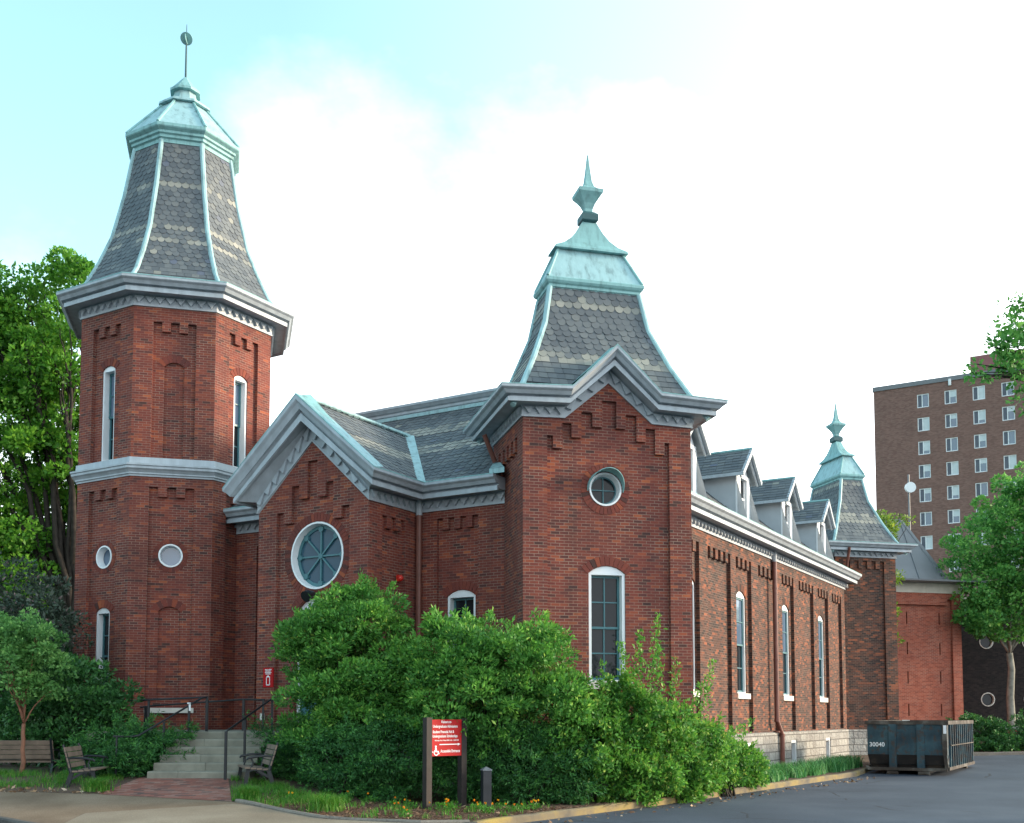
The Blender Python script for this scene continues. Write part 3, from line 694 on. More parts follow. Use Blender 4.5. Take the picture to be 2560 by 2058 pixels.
# ---- downpipes
def downpipe(path, head=None):
    mb = MB(); mb.tube(path, .078, 10)
    for p in path[1:-1]: mb.tube([Vector(p) + Vector((0, 0, .05)), Vector(p) - Vector((0, 0, .05))], .09, 10)
    z = path[0][2] - .9
    while z > path[-1][2] + 1:
        mb.tube([(path[0][0], path[0][1], z), (path[0][0], path[0][1], z - .05)], .093, 10); z -= 2.4
    o = mb.build('downpipe', 'lead_brown', hall, smooth=False)
    if head: MB().tube([head, (head[0], head[1], head[2] - .42)], .086, 10).build('pipe_head', 'trim', o)
downpipe([(-5.26, -.14, 7.2), (-5.26, -.14, .4)], (-5.26, -.14, 7.58))
downpipe([(.09, 12.9, 7.2), (.09, 12.9, 1.85), (.17, 13.2, 1.35), (.17, 13.2, .2)], (.09, 12.9, 7.6))

# ---- main roof
ZR = lambda q: 8.2 + .83 * q
BANDS = ((9.05, 9.38), (9.92, 10.22))
rmb = MB()
slate_rows(rmb, [(-5.0, -.46, ZR(-.46)), (-7.2, 2.08, ZR(2.08))], [(-2.78, -.46, ZR(-.46)), (-2.5, 2.08, ZR(2.08))], .19, .24, BANDS)
slate_rows(rmb, [(-12.3, 2.08, ZR(2.08)), (-11.0, 3.38, ZR(3.38))], [(-2.08, 2.08, ZR(2.08)), (-3.38, 3.38, ZR(3.38))], .19, .24, BANDS)
slate_rows(rmb, [(-14.0, -.46, ZR(-.46)), (-12.3, 2.08, ZR(2.08))], [(-9.4, -.46, ZR(-.46)), (-7.2, 2.08, ZR(2.08))], .19, .24, BANDS)
slate_rows(rmb, [(.46, 2.2, ZR(-.46)), (-3.38, 3.38, ZR(3.38))], [(.46, 23.0, ZR(-.46)), (-3.38, 22.4, ZR(3.38))], .2, .26, BANDS, round_=False)
# gable of the bay
slate_rows(rmb, [(-4.98, -2.15, 7.86), (-7.2, -2.15, 9.93)], [(-4.98, -.42, 7.86), (-7.2, 2.05, 9.93)], .19, .24, ((8.62, 8.98),))
slate_rows(rmb, [(-9.42, -.42, 7.86), (-7.2, 2.05, 9.93)], [(-9.42, -2.15, 7.86), (-7.2, -2.15, 9.93)], .19, .24, ((8.62, 8.98),))
for q in ([(-14.8, 26.2, 7.85), (.4, 26.2, 7.85), (-3.4, 22.4, 11.02), (-11, 22.4, 11.02)], [(-14.86, -.4, 7.85), (-14.86, 26.2, 7.85), (-11, 22.4, 11.02), (-11, 3.38, 11.02)]): rmb.poly(q, tint=.2)
roof = rmb.build('roof', 'slate', hall, recalc=False)
mb = MB(); mb.poly([(-11, 3.38, 11.3), (-3.38, 3.38, 11.3), (-3.38, 22.4, 11.3), (-11, 22.4, 11.3)]); mb.build('roof_deck', 'steel', roof)
DECKP = [(0, 0), (.06, .02), (.06, .07), (.10, .09), (.10, .16), (.16, .19), (.22, .25), (.25, .27), (.25, .34), (.1, .36), (-.4, .36)]
cornice(roof, [(-11, 3.38, 11.0), (-3.38, 3.38, 11.0), (-3.38, 22.4, 11.0), (-11, 22.4, 11.0)], closed=True, side=1, flash=False, teeth=False, prof=DECKP, name='deck_cornice')
mb = MB()
for a, b in (((-11, 3.30), (-3.3, 3.30)), ((-3.3, 3.3), (-3.3, 22.4))): mb.bar((a[0], a[1], 10.99), (b[0], b[1], 10.99), .10, .10)
mb.tube([(-7.2, -2.15, 9.99), (-7.2, 2.05, 9.99)], .065, 8)
va, vb = Vector((-4.98, -.46, 7.92)), Vector((-7.2, 2.08, 10.02)); mb.bar(va, vb, .26, .02, up=(.35, -.35, .87))
# metal band along the raked edge of the bay's gable
for sg in (1, -1):
    f_ = lambda x: 9.985 - .862 * abs(x + 7.2)
    mb.poly([(-7.2, -2.70, 9.995), (-7.2 + sg * 2.47, -2.70, f_(-7.2 + 2.47) + .01), (-7.2 + sg * 2.3, -2.12, 8.0), (-7.2, -2.12, 10.0)])
mb.loft([[(-2.85, -.60, z), (-2.42, -.60, z), (-2.9, 0, z + .3), (-3.1, 0, z + .3)] for z in (7.88, 8.0)]); mb.build('roof_flashing', 'verd_pale', roof)

# ---- dormers over the long side
def dormer(yc):
    hw = .62; ze, za = 9.45, 10.22; f = Fr((-.03, yc), (0, 1), (1, 0)); back = lambda z: -(z - 8.2) / .83
    mb = MB(); op = [(-.30, 8.22), (.30, 8.22), (.30, 9.42), (-.30, 9.42)]
    layer(mb, f, [(-hw, 7.9), (hw, 7.9), (hw, ze + .05), (0, za), (-hw, ze + .05)], [op], 0, .16)
    for sg in (-1, 1):
        y = yc + sg * hw; mb.poly([(-.03, y, 7.9), (-.03, y, ze + .05), (back(ze), y, ze + .05), (.4, y, 7.87)])
    d = mb.build('dormer', 'cream', hall); mb = MB()
    for sg in (-1, 1): mb.box((.012, yc + sg * .40, 8.80), (.06, .17, 1.34)); mb.box((.005, yc + sg * .57, 8.78), (.05, .12, 1.4))
    mb.box((.014, yc, 9.50), (.07, 1.1, .12)); mb.prism([(-.52, 9.57), (.52, 9.57), (0, 10.1)], f, .01, .04); mb.build('window_casing', 'white', d)
    mb = MB(); mb.box((-.06, yc, 8.82), (.05, .60, .06))
    for sg in (-1, 1): mb.box((-.05, yc + sg * .275, 8.82), (.05, .05, 1.2))
    mb.build('sash', 'white', d)
    MB().poly([f(-.3, 8.22, -.06), f(.3, 8.22, -.06), f(.3, 9.42, -.06), f(-.3, 9.42, -.06)]).build('pane', 'glass', d)
    ov, sl = .34, .98; mb = MB()
    for sg in (-1, 1):
        e_ = yc + sg * .9; zr, zl = 10.36, 10.36 - .9 * sl
        A = [(ov, e_, zl), (ov, yc, zr)]; B = [(back(zl) - .02, e_, zl), (back(zr) - .02, yc, zr)]
        if sg < 0: slate_rows(mb, B, A, .17, .24, (), round_=False)
        else: slate_rows(mb, A, B, .17, .24, (), round_=False)
    mb.build('dormer_roof', 'slate', d, recalc=False)
    mb = MB()
    for sg in (-1, 1):
        e_ = yc + sg * .9; zl = 10.36 - .9 * sl; p0, p1 = (ov - .03, e_, zl - .06), (ov - .03, yc, 10.30)
        mb.bar(p0, p1, .08, .13, up=(0, -sg * .7, .7)); mb.bar((ov - .12, e_ - sg * .08, zl - .12), (ov - .12, yc, 10.18), .05, .10, up=(0, -sg * .7, .7)); mb.poly([(ov, e_, zl - .02), (ov, yc, 10.33), (back(10.3), yc, 10.33), (back(zl), e_, zl - .02)])
        mb.bar((ov, e_, zl - .05), (back(zl), e_, zl - .05), .06, .1)
    mb.build('rake_board', 'trim', d)
    MB().tube([(ov, yc, 10.38), (back(10.36), yc, 10.38)], .045, 8).build('ridge_cap', 'verd', d)
for y in (5.25, 9.95, 14.72, 19.35): dormer(y)

# ---- corner towers: wide face outwards along the diagonal, g across it and k inwards
def corner_tower(o, eg, ek, facing):
    """facing: True for the tower whose wide gabled face looks at the street"""
    dz = 0 if facing else .2
    def P(g, k, z): return (o[0] + eg[0] * g + ek[0] * k, o[1] + eg[1] * g + ek[1] * k, z - dz if z > 5 else z)
    def d2(v): return (eg[0] * v[0] + ek[0] * v[1], eg[1] * v[0] + ek[1] * v[1])
    hw, k0, k1 = 2.07, -.2, 2.66; kc = (k0 + k1) / 2; hd = (k1 - k0) / 2
    def frame(g, k, t, n): return Fr(P(g, k, 0)[:2], d2(t), d2(n))
    f0 = frame(-hw, k0, (1, 0), (0, -1)); fl = frame(-hw, k1, (0, -1), (-1, 0)); fr_ = frame(hw, k0, (0, 1), (1, 0)); fb = frame(hw, k1, (-1, 0), (0, 1))
    ZT = 8.84; mb = MB()
    pan = [(.58, ZB + .1), (3.59, ZB + .1), (3.59, 8.45), (3.47, 8.45), (3.47, 8.16), (3.24, 8.16), (3.24, 8.76), (3.0, 8.76), (3.0, 8.44), (2.77, 8.44), (2.77, 9.05), (2.5, 9.05), (2.5, 8.72), (2.27, 8.72), (2.27, 9.36), (1.92, 9.36), (1.92, 8.72), (1.68, 8.72), (1.68, 9.05), (1.41, 9.05), (1.41, 8.44), (1.17, 8.44), (1.17, 8.76), (.95, 8.76), (.95, 8.16), (.72, 8.16), (.72, 8.45), (.58, 8.45)]
    win = h_arch(1.60, 2.50, 2.79, 5.30, .18); oc = h_circ(2.02, 7.28, .40, 28)
    wall(mb, f0, [(0, ZB), (4.14, ZB), (4.14, ZT + .2), (3.15, ZT + .2), (2.07, 9.95), (1.0, ZT + .2), (0, ZT + .2)], [pan], [win, oc])
    arch_ring(mb, f0, 1.60, 2.50, 5.30, .18, -PD); voussoirs(mb, f0, 2.02, 7.28, .42, .60, 0, 2 * math.pi, 34, -PD)
    D_ = k1 - k0
    for f in (fl, fr_): wall(mb, f, [(0, ZB), (D_, ZB), (D_, ZT + .2), (0, ZT + .2)], [h_teeth(.55, D_ - .5, ZB + .1, 8.5, 4, .32)])
    wall(mb, fb, [(0, ZB), (4.14, ZB), (4.14, ZT + .2), (0, ZT + .2)], [])
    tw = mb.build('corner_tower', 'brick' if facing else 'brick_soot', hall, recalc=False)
    mb = MB(); q = [P(-hw - .07, k0 - .07, 0), P(hw + .07, k0 - .07, 0), P(hw + .07, k1, 0), P(-hw - .07, k1, 0)]
    for a, b in zip(q, q[1:] + q[:1]): mb.poly([(a[0], a[1], -.3), (b[0], b[1], -.3), (b[0], b[1], ZB), (a[0], a[1], ZB)])
    mb.poly([(a[0], a[1], ZB) for a in q]); mb.build('stone_base', 'stone', tw)
    window(hall, f0, 1.60, 2.50, 2.79, 5.30, .18, -PD, cols=2, rows=(2, 2))
    oculus(hall, f0, 2.02, 7.28, .40, -PD, ring=.045, spokes=4, hood=True)
    # eaves with the small gable
    sd = 1 if (eg[0] * ek[1] - eg[1] * ek[0]) > 0 else -1
    a = P(-hw, k1, ZT); path = [P(-hw, k1, ZT), P(-hw, k0, ZT), P(-1.07, k0, ZT + .03) + (.93,), P(0, k0, 9.77) + (1.15,), P(1.08, k0, ZT + .03) + (.93,), P(hw, k0, ZT), P(hw, k1, ZT)]
    path = [p if len(p) == 4 else p + (.87,) for p in path]
    cornice(tw, path, closed=True, side=sd)
    # curved slate roof
    S = [(0.02, 9.66), (.36, 10.37), (.755, 11.38), (.93, 12.35)]
    def ring(i): return [P(-hw + i, k0 + i, 0), P(hw - i, k0 + i, 0), P(hw - i, k1 - i, 0), P(-hw + i, k1 - i, 0)]
    mb = MB(); hips = []
    E4 = [[(ring(i)[c][0], ring(i)[c][1], z - dz) for i, z in S] for c in range(4)]
    for c in range(4):
        A, B = (E4[c], E4[(c + 1) % 4]) if sd > 0 else (E4[(c + 1) % 4], E4[c])
        if c: A, B = [(2 * A[0][0] - A[1][0] * 1.0 - 0 * A[0][0], 2 * A[0][1] - A[1][1], 9.2 - dz)] + A, [(2 * B[0][0] - B[1][0], 2 * B[0][1] - B[1][1], 9.2 - dz)] + B
        slate_rows(mb, A, B, .165, .215, ((10.12, 10.5), (11.72, 11.95)), square=5)
    sr = mb.build('spire_roof', 'slate', tw, recalc=False)
    for c in range(4): MB().tube([P_ for P_ in [(2 * E4[c][0][0] - E4[c][1][0], 2 * E4[c][0][1] - E4[c][1][1], 9.0 - dz)] + E4[c]], .07, 8).build('hip_roll', 'verd_pale', tw)
    mb = MB()     # little gable roof behind the raked cornice
    ap, l_, r_ = P(0, k0 - .6, 10.47), P(-1.15, k0 - .6, 9.44), P(1.15, k0 - .6, 9.44)
    for e_, g_ in ((l_, -1.15), (r_, 1.15)): mb.poly([ap, e_, P(g_, k0 + .3, 9.44), P(0, k0 + .8, 10.47)])
    mb.build('gable_roof', 'verd', tw)
    # copper cap: cornice, sheet roof, lip, concave neck, finial
    def rr(a, b, z): return [P(-a, kc - b, z), P(a, kc - b, z), P(a, kc + b, z), P(-a, kc + b, z)]
    mb = MB(); mb.loft([rr(hw - i, hd - i, z) for i, z in ((.96, 12.28), (.92, 12.28), (.92, 12.34), (.89, 12.36), (.89, 12.42), (.85, 12.45), (.82, 12.50), (.82, 12.57), (.86, 12.60))]); mb.build('cap_cornice', 'verd', tw)
    mb = MB(); mb.loft([rr(hw - i, hd - i, z) for i, z in ((.86, 12.59), (1.25, 13.49))]); mb.build('roof_cap', 'verd_pale', tw)
    for c in range(4): MB().tube([rr(hw - .86, hd - .86, 12.6)[c], rr(hw - 1.25, hd - 1.25, 13.5)[c]], .04, 6).build('cap_hip', 'verd', tw)
    mb = MB(); mb.loft([rr(a, b, z) for a, b, z in ((.82, .2, 13.46), (.95, .33, 13.46), (.93, .32, 13.52), (.70, .26, 13.62), (.50, .21, 13.78), (.34, .17, 13.98), (.21, .14, 14.2), (.14, .12, 14.32))]); mb.build('neck', 'verd', tw)
    mb = MB(); mb.loft([rr(a, a, z) for a, z in ((.13, 14.24), (.2, 14.28), (.21, 14.30), (.21, 14.45), (.13, 14.53))]); mb.build('collar', 'verd_dark', tw)
    mb = MB(); mb.loft([rr(a, a, z) for a, z in ((.09, 14.5), (.10, 14.62), (.15, 14.75), (.23, 14.88), (.305, 14.98), (.315, 15.06), (.22, 15.10), (.13, 15.19), (.085, 15.34), (.055, 15.6), (.012, 16.04))]); mb.build('finial', 'verd', tw)
    return P
corner_tower((0, 0), (S2, S2), (-S2, S2), True)
corner_tower((.14, 25.97), (S2, -S2), (-S2, -S2), False)
for pth in ([(-3.15, -.35, 8.95), (-3.02, -.05, 8.3)], [(.35, 22.5, 8.95), (.1, 22.9, 8.05)]): MB().tube(pth, .06, 8).build('downpipe', 'lead_brown', hall)

# ---- octagonal tower
OX, OY = -14.4, .05
def oct_(ap, z, n=8): 
    r = ap / math.cos(math.pi / 8); return [(OX + r * math.cos(-math.pi / 2 - math.pi / 8 + k * math.pi / 4), OY + r * math.sin(-math.pi / 2 - math.pi / 8 + k * math.pi / 4), z) for k in range(8)]
AP = 2.68; ff = AP * math.tan(math.pi / 8)
mb = MB(); todo = []
for k in range(8):
    a = -math.pi / 2 + k * math.pi / 4; n = (math.cos(a), math.sin(a)); t = (-n[1], n[0]); f = Fr((OX + n[0] * AP, OY + n[1] * AP), t, n)
    blind = k % 2 == 1
    low = h_teeth(-.60, .60, ZB + .1, 8.36, 2, .27); up_ = h_teeth(-.58, .58, 9.1, 13.06, 2, .27); zz_ = 8.9
    ops, arcs = [], []
    lw = h_arch(-.29, .29, 2.45, 4.9, .13); uw = h_arch(-.27, .27, 9.2, 11.83, .12); oc = h_circ(0, 6.46, .33, 28)
    wall(mb, f, [(-ff, ZB), (ff, ZB), (ff, 8.75), (-ff, 8.75)], [low], [lw, oc] if k not in (2, 3, 4, 5) else [])
    wall(mb, f, [(-ff, 9.0), (ff, 9.0), (ff, 13.65), (-ff, 13.65)], [up_], [uw] if k not in (3, 4, 5) else [])
    if k not in (3, 4, 5):
        if k != 2: arch_ring(mb, f, -.29, .29, 4.9, .13, -PD)
        arch_ring(mb, f, -.27, .27, 11.83, .12, -PD)
        if k != 2: voussoirs(mb, f, 0, 6.46, .34, .47, 0, 2 * math.pi, 30, -PD)
        if blind:
            for l_ in (lw, uw):
                for t3 in tessellate_polygon([[Vector((x, y, 0)) for x, y in l_]]): mb.poly([f(l_[i][0], l_[i][1], -PD - .07) for i in t3])
        else: todo.append((f, k))
        if k != 2: todo.append((f, -1 if blind else -2))
ow = mb.build('octagonal_tower', 'brick', hall, recalc=False)
for f, k in todo:
    if k >= 0:
        window(hall, f, -.27, .27, 9.2, 11.83, .12, -PD, cols=1, sill=False, casing=.06, upper='glass_sky')
        if k != 2: window(hall, f, -.29, .29, 2.45, 4.9, .13, -PD, cols=1, casing=.06)
    else: oculus(hall, f, 0, 6.46, .33, -PD, ring=.045, glass='glass_sky')
mb = MB(); mb.loft([oct_(AP + .07, -.3), oct_(AP + .07, ZB), oct_(AP - .1, ZB + .03)]); mb.build('stone_base', 'stone', ow)
f1 = Fr((OX + S2 * AP, OY - S2 * AP), (S2, S2), (S2, -S2)); mb = MB(); mb.prism([(-.6, 2.08), (.7, 2.08), (.7, 2.22), (-.6, 2.22)], f1, -.15, .05); mb.build('stone_sill', 'sill', ow)
BELT = [(-.1, 8.64), (.03, 8.64), (.03, 8.69), (.07, 8.70), (.07, 8.74), (.12, 8.80), (.17, 8.84), (.17, 8.90), (.20, 8.92), (.20, 8.97), (.06, 9.0), (.05, 9.17), (-.1, 9.18)]
mb = MB(); mb.loft([oct_(AP + o, z) for o, z in BELT], cap=False); mb.build('belt_course', 'trim', ow)
cornice(ow, [p[:2] + (13.47,) for p in oct_(AP, 0)], closed=True, side=1, zs=1.04, os_=1.02)
CUR = [(3.0, 14.0), (2.58, 14.58), (2.25, 15.3), (1.93, 16.15), (1.63, 17.5), (1.38, 19.05)]
mb = MB()
V8 = [oct_(a, z) for a, z in CUR]
for c in range(8):
    slate_rows(mb, [v[c] for v in V8], [v[(c + 1) % 8] for v in V8], .165, .205, ((15.55, 15.68), (15.95, 16.1), (17.42, 17.56)), square=6); MB().tube([v[c] for v in V8], .075, 8).build('hip_roll', 'verd_pale', ow)
mb.build('spire_roof', 'slate', ow, recalc=False)
mb = MB(); mb.loft([oct_(a, z) for a, z in ((1.35, 18.95), (1.43, 18.95), (1.43, 19.06), (1.49, 19.09), (1.49, 19.17), (1.55, 19.2), (1.55, 19.27), (1.64, 19.33), (1.66, 19.36), (1.66, 19.45), (1.6, 19.48))]); mb.build('cap_cornice', 'verd', ow)
mb = MB(); mb.loft([oct_(1.62, 19.46), oct_(.60, 20.76)]); mb.build('roof_cap', 'verd_pale', ow)
for c in range(8): MB().tube([oct_(1.63, 19.47)[c], oct_(.6, 20.78)[c]], .045, 6).build('cap_hip', 'verd', ow)
mb = MB(); mb.loft([oct_(a, z) for a, z in ((.58, 20.72), (.76, 20.72), (.74, 20.80), (.50, 20.86), (.38, 20.98), (.32, 21.2), (.31, 21.34))]); mb.build('neck', 'verd_pale', ow)
mb = MB(); mb.loft([oct_(a, z) for a, z in ((.3, 21.28), (.44, 21.28), (.44, 21.36), (.40, 21.38), (.05, 21.84))]); mb.build('finial', 'verd', ow)
mb = MB(); mb.tube([(OX, OY, 21.75), (OX, OY, 22.8), (OX, OY, 23.58)], [.035, .028, .008], 8); va_ = mb.build('vane_rod', 'verd_dark', ow)
mb = MB()      # two crossed discs on the rod
for nx, ny, nz, rad in ((.35, -.62, -.7, .19), (.86, .5, .05, .16)):
    nv = Vector((nx, ny, nz)).normalized(); u_ = nv.orthogonal().normalized(); v_ = nv.cross(u_); cc = Vector((OX, OY, 23.12))
    mb.loft([[cc + nv * s_ + (u_ * math.cos(q) + v_ * math.sin(q)) * rad for q in [2 * math.pi * i / 20 for i in range(20)]] for s_ in (-.012, .012)])
mb.build('vane_disc', 'verd', ow)

# ------------------------------------------------------------------ buildings behind
AG = math.atan2(.24939, .96840)
mod = thing('brick_annex', 'newer plain red brick block with grey steel roof behind the far spire', 'building', (22.56, 54.0, 0), AG)
f = Fr((-14, 0), (1, 0), (0, -1)); fr2 = Fr((0, 0), (0, 1), (1, 0)); mb = MB()
slits = [[(14 - s_ - .035, z), (14 - s_ + .035, z), (14 - s_ + .035, z + .6), (14 - s_ - .035, z + .6)] for s_ in (1.16, 3.02, 4.9, 6.8) for z in (2.0, 3.6, 5.05, 6.55)]
wall(mb, f, [(0, 0), (14, 0), (14, 8.12), (0, 8.12)], [[(.5, .4), (13.48, .4), (13.48, 7.8), (.5, 7.8)]], slits, pd=.14)
mb.box((-7.26, .0, 7.66), (12.9, .10, .28))
wall(mb, fr2, [(0, 0), (10, 0), (10, 8.12), (0, 8.12)], [[(.5, .4), (9.5, .4), (9.5, 7.8), (.5, 7.8)]], [])
mb.poly([(-14, 10, 0), (0, 10, 0), (0, 10, 8.12), (-14, 10, 8.12)]); mb.poly([(-14, 0, 0), (-14, 10, 0), (-14, 10, 8.12), (-14, 0, 8.12)])
mb.build('wall', 'brick_new', mod, recalc=False)
mb = MB(); mb.poly([f(14 - x, z, -.32) for x, z in ((0.6, 1.5), (7.5, 1.5), (7.5, 7.5), (.6, 7.5))]); mb.build('slit_backing', 'brick_brown', mod)
mb = MB()
for i in range(7): mb.box((-1.0 - 2 * i, .02, 8.37), (1.985, .12, .5))
mb.box((-.03, 5, 8.37), (.12, 9.9, .5)); mb.build('concrete_frieze', 'concrete', mod)
mb = MB(); mb.loft([[(-14.5 - o, -o, z), (o, -o, z), (o, 10 + o, z), (-14.5 - o, 10 + o, z)] for o, z in ((.0, 8.60), (.85, 8.62), (.87, 8.70), (.1, 8.78), (-.5, 8.8))]); mb.build('eave_soffit', 'steel', mod)
mb = MB(); mb.loft([[(-14 + i, .0 + i, z), (0 - i, 0 + i, z), (0 - i, 10 - i, z), (-14 + i, 10 - i, z)] for i, z in ((.3, 8.75), (1.9, 12.15))])
for x in np.arange(-12.6, 0, 1.5):
    mb.bar((max(-13.3, x), .3, 8.80), (min(max(x, -12.0), -2.1), 1.9, 12.17), .03, .06)
mb.build('steel_roof', 'steel', mod)
dish = thing('antenna_mast', 'thin grey mast with round white dish above the steel roof', 'antenna', (21.4, 57.5, 11.9))
MB().tube([(0, 0, 0), (0, 0, 3.1)], .05, 8).build('mast', 'steel', dish)
mb = MB(); mb.tube([(0, -.05, 2.35), (0, -.10, 2.35), (0, -.30, 2.35)], [.04, .27, .285], 24); mb.tube([(0, 0, 2.35), (0, -.1, 2.35)], .08, 8); mb.build('dish', 'white', dish)

hr = thing('tower_block', 'tall brown brick dormitory block with rows of white sliding windows', 'building', (40.95, 120, 0), AZ)
f = Fr((0, 0), (1, 0), (0, -1)); fl_ = Fr((0, 0), (0, -1), (-1, 0)); mb = MB(); ops = []
for r_ in range(11):
    for c_ in range(6): ops.append([(4.64 + 2.86 * c_, 36.05 - 2.64 * r_), (5.88 + 2.86 * c_, 36.05 - 2.64 * r_), (5.88 + 2.86 * c_, 37.56 - 2.64 * r_), (4.64 + 2.86 * c_, 37.56 - 2.64 * r_)])
layer(mb, f, [(0, 0), (26, 0), (26, 38.6), (0, 38.6)], ops, 0, .2)
mb.poly([(0, 0, 0), (0, 16, 0), (0, 16, 38.6), (0, 0, 38.6)]); mb.poly([(26, 0, 0), (26, 16, 0), (26, 16, 38.6), (26, 0, 38.6)]); mb.poly([(0, 16, 0), (26, 16, 0), (26, 16, 38.6), (0, 16, 38.6)]); mb.poly([(0, 0, 38.6), (26, 0, 38.6), (26, 16, 38.6), (0, 16, 38.6)])
mb.build('wall', 'brick_brown', hr, recalc=False)
mb = MB(); mb.box((13, 8, 38.85), (26.2, 16.2, .5)); mb.build('parapet', 'steel', hr)
mb = MB(); mb.box((20, 5.8, 40.1), (19.8, 10, 2.1)); mb.build('penthouse', paint('faded_pink_render', (.26, .11, .11), .8, .08), hr)
MB().lathe([(.02, 0), (.16, .05), (.16, .75), (.02, .8)], (8.09, -.15, 38.0), 10).build('wall_lamp', 'white', hr)
for i, o_ in enumerate(ops):
    (a, b), (c, e) = o_[0], o_[2]; m_ = a + .52; mb = MB()
    layer(mb, f, o_, [[(a + .09, b + .09), (m_ - .04, b + .09), (m_ - .04, e - .09), (a + .09, e - .09)], [(m_ + .05, b + .09), (c - .09, b + .09), (c - .09, e - .09), (m_ + .05, e - .09)]], -.05, .1)
    wo = mb.build('window', 'white', hr, recalc=False)
    MB().poly([f(a + .09, b + .09, -.12), f(m_ - .04, b + .09, -.12), f(m_ - .04, e - .09, -.12), f(a + .09, e - .09, -.12)]).build('insect_screen', 'screen', wo)
    MB().poly([f(m_ + .05, b + .09, -.12), f(c - .09, b + .09, -.12), f(c - .09, e - .09, -.12), f(m_ + .05, e - .09, -.12)]).build('pane', 'glass_sky', wo)
    k = (i * 7 + i // 3) % 5; bl = (0, .35, .5, .75, 1)[k]
    if bl: MB().poly([f(m_ + .05, e - .09 - (e - b - .18) * bl, -.11), f(c - .09, e - .09 - (e - b - .18) * bl, -.11), f(c - .09, e - .09, -.11), f(m_ + .05, e - .09, -.11)]).build('blind', 'blind', wo)

dk = thing('dark_brick_building', 'long dark brick building with white rimmed porthole windows beyond the sycamore', 'building', (20, 62, 0))
f = Fr((0, 0), (1, 0), (0, -1)); mb = MB(); ops = [h_circ(1.0 + 2.46 * c_, z, .36, 24) for c_ in range(1, 9) for z in (2.94, 6.25)]
ops = [h_circ(7.31 + 2.46 * c_, z, .36, 24) for c_ in range(-2, 6) for z in (2.94, 6.25)]
layer(mb, f, [(0, 0), (26, 0), (26, 8.4), (0, 8.4)], ops, 0, .3); mb.poly([(0, 10, 0), (26, 10, 0), (26, 10, 8.4), (0, 10, 8.4)]); mb.poly([(0, 0, 0), (0, 10, 0), (0, 10, 8.4), (0, 0, 8.4)]); mb.build('wall', 'brick_black', dk, recalc=False)
mb = MB(); mb.box((13, 5, 8.6), (26.6, 10.6, .4)); mb.build('roof_edge', 'concrete', dk)
for c_ in range(-2, 6):
    for z in (2.94, 6.25):
        mb = MB(); rg = lambda rr, d: [f(7.31 + 2.46 * c_ + rr * math.cos(2 * math.pi * k / 24), z + rr * math.sin(2 * math.pi * k / 24), d) for k in range(24)]
        mb.loft([rg(.37, -.2), rg(.40, .03), rg(.355, .04), rg(.345, -.2)], cap=False); o = mb.build('porthole_rim', 'sill', dk)
        MB().poly(rg(.36, -.15)).build('pane', 'glass', o)
lw_ = thing('garden_wall', 'low red brick wall with pale coping behind the hedge', 'wall', (23.0, 51.5, hroad(51)))
mb = MB(); mb.box((4, 0, .5), (8, .3, 1.1)); mb.build('wall', 'brick_new', lw_); MB().box((4, 0, 1.1), (8.1, .4, .13)).build('coping', 'concrete', lw_)

# ------------------------------------------------------------------ steps, platform and railings
st = thing('stone_steps', 'six grey stone steps rising from the brick path to the landing', 'steps', (-7.4, 24.2, .59))
for k in range(6):
    x0, x1 = -.74 + .02 * k, 1.55; cut = x0 + (x1 - x0) * (.3, .52, .42, .62, .35, .5)[k]
    for a, b in ((x0, cut), (cut, x1)):
        mb = MB(); z0, z1 = .172 * k - (.2 if k == 0 else 0), .172 * (k + 1); y0, y1 = .36 * k, .36 * k + .5
        zf = z1 + random.uniform(-.004, .004); mb.loft([[(a + .003, y0 + .012, z0 - .05), (b - .003, y0 + .012, z0 - .05), (b - .003, y0 + .006, zf - .02), (b - .003, y0 + .025, zf), (b - .003, y1, zf), (a + .003, y1, zf), (a + .003, y0 + .025, zf), (a + .003, y0 + .006, zf - .02)][:2] + [(b - .003, y1, z0 - .05), (a + .003, y1, z0 - .05)],
            [(a + .003, y0, zf - .03), (b - .003, y0, zf - .03), (b - .003, y1, zf - .03), (a + .003, y1, zf - .03)], [(a + .008, y0 + .012, zf), (b - .008, y0 + .012, zf), (b - .008, y1, zf), (a + .008, y1, zf)]])
        mb.build('step', 'step', st)
mb = MB(); mb.box((-.3, 3.75, .5), (5.2, 3.4, 1.07)); mb.build('landing', 'step', st)
def railing(name, label, paths, posts, grp=None, r=.024):
    p0 = posts[0][0]; t = thing(name, label, 'handrail', (p0[0], p0[1], posts[0][1]), 0, grp); o_ = Vector(t.location)
    for p in paths: MB().tube([Vector(q) - o_ for q in p], r, 8).build('rail', 'metal_blk', t)
    for (x, y, zt), zb_, wd in posts:
        mb = MB(); mb.bar(Vector((x, y, zb_)) - o_, Vector((x, y, zt)) - o_, wd, wd, up=(0, 1, 0)); mb.build('post', 'metal_blk', t)
    return t
railing('handrail', 'black handrail climbing the right side of the stone steps', [[(-6.34, 24.0, 1.6), (-6.32, 24.03, 1.68), (-5.77, 26.0, 2.42), (-5.6, 26.3, 2.44)]], [((-6.34, 24.0, 1.66), .55, .055), ((-6.12, 24.8, 1.97), .8, .05), ((-5.77, 26.0, 2.4), 1.5, .05)])
MB_ = MB()
railing('handrail', 'black handrail with bent lower end rising left of the stone steps through the yew', [[(-8.95, 24.3, 1.54), (-8.6, 24.6, 1.53), (-8.5, 24.68, 1.56), (-7.55, 26.25, 2.43), (-7.45, 26.4, 2.46)]], [((-8.88, 24.33, 1.53), .5, .035), ((-8.12, 25.25, 1.86), .6, .045), ((-7.75, 25.95, 2.28), 1.2, .05), ((-7.45, 26.4, 2.48), 1.55, .06)])
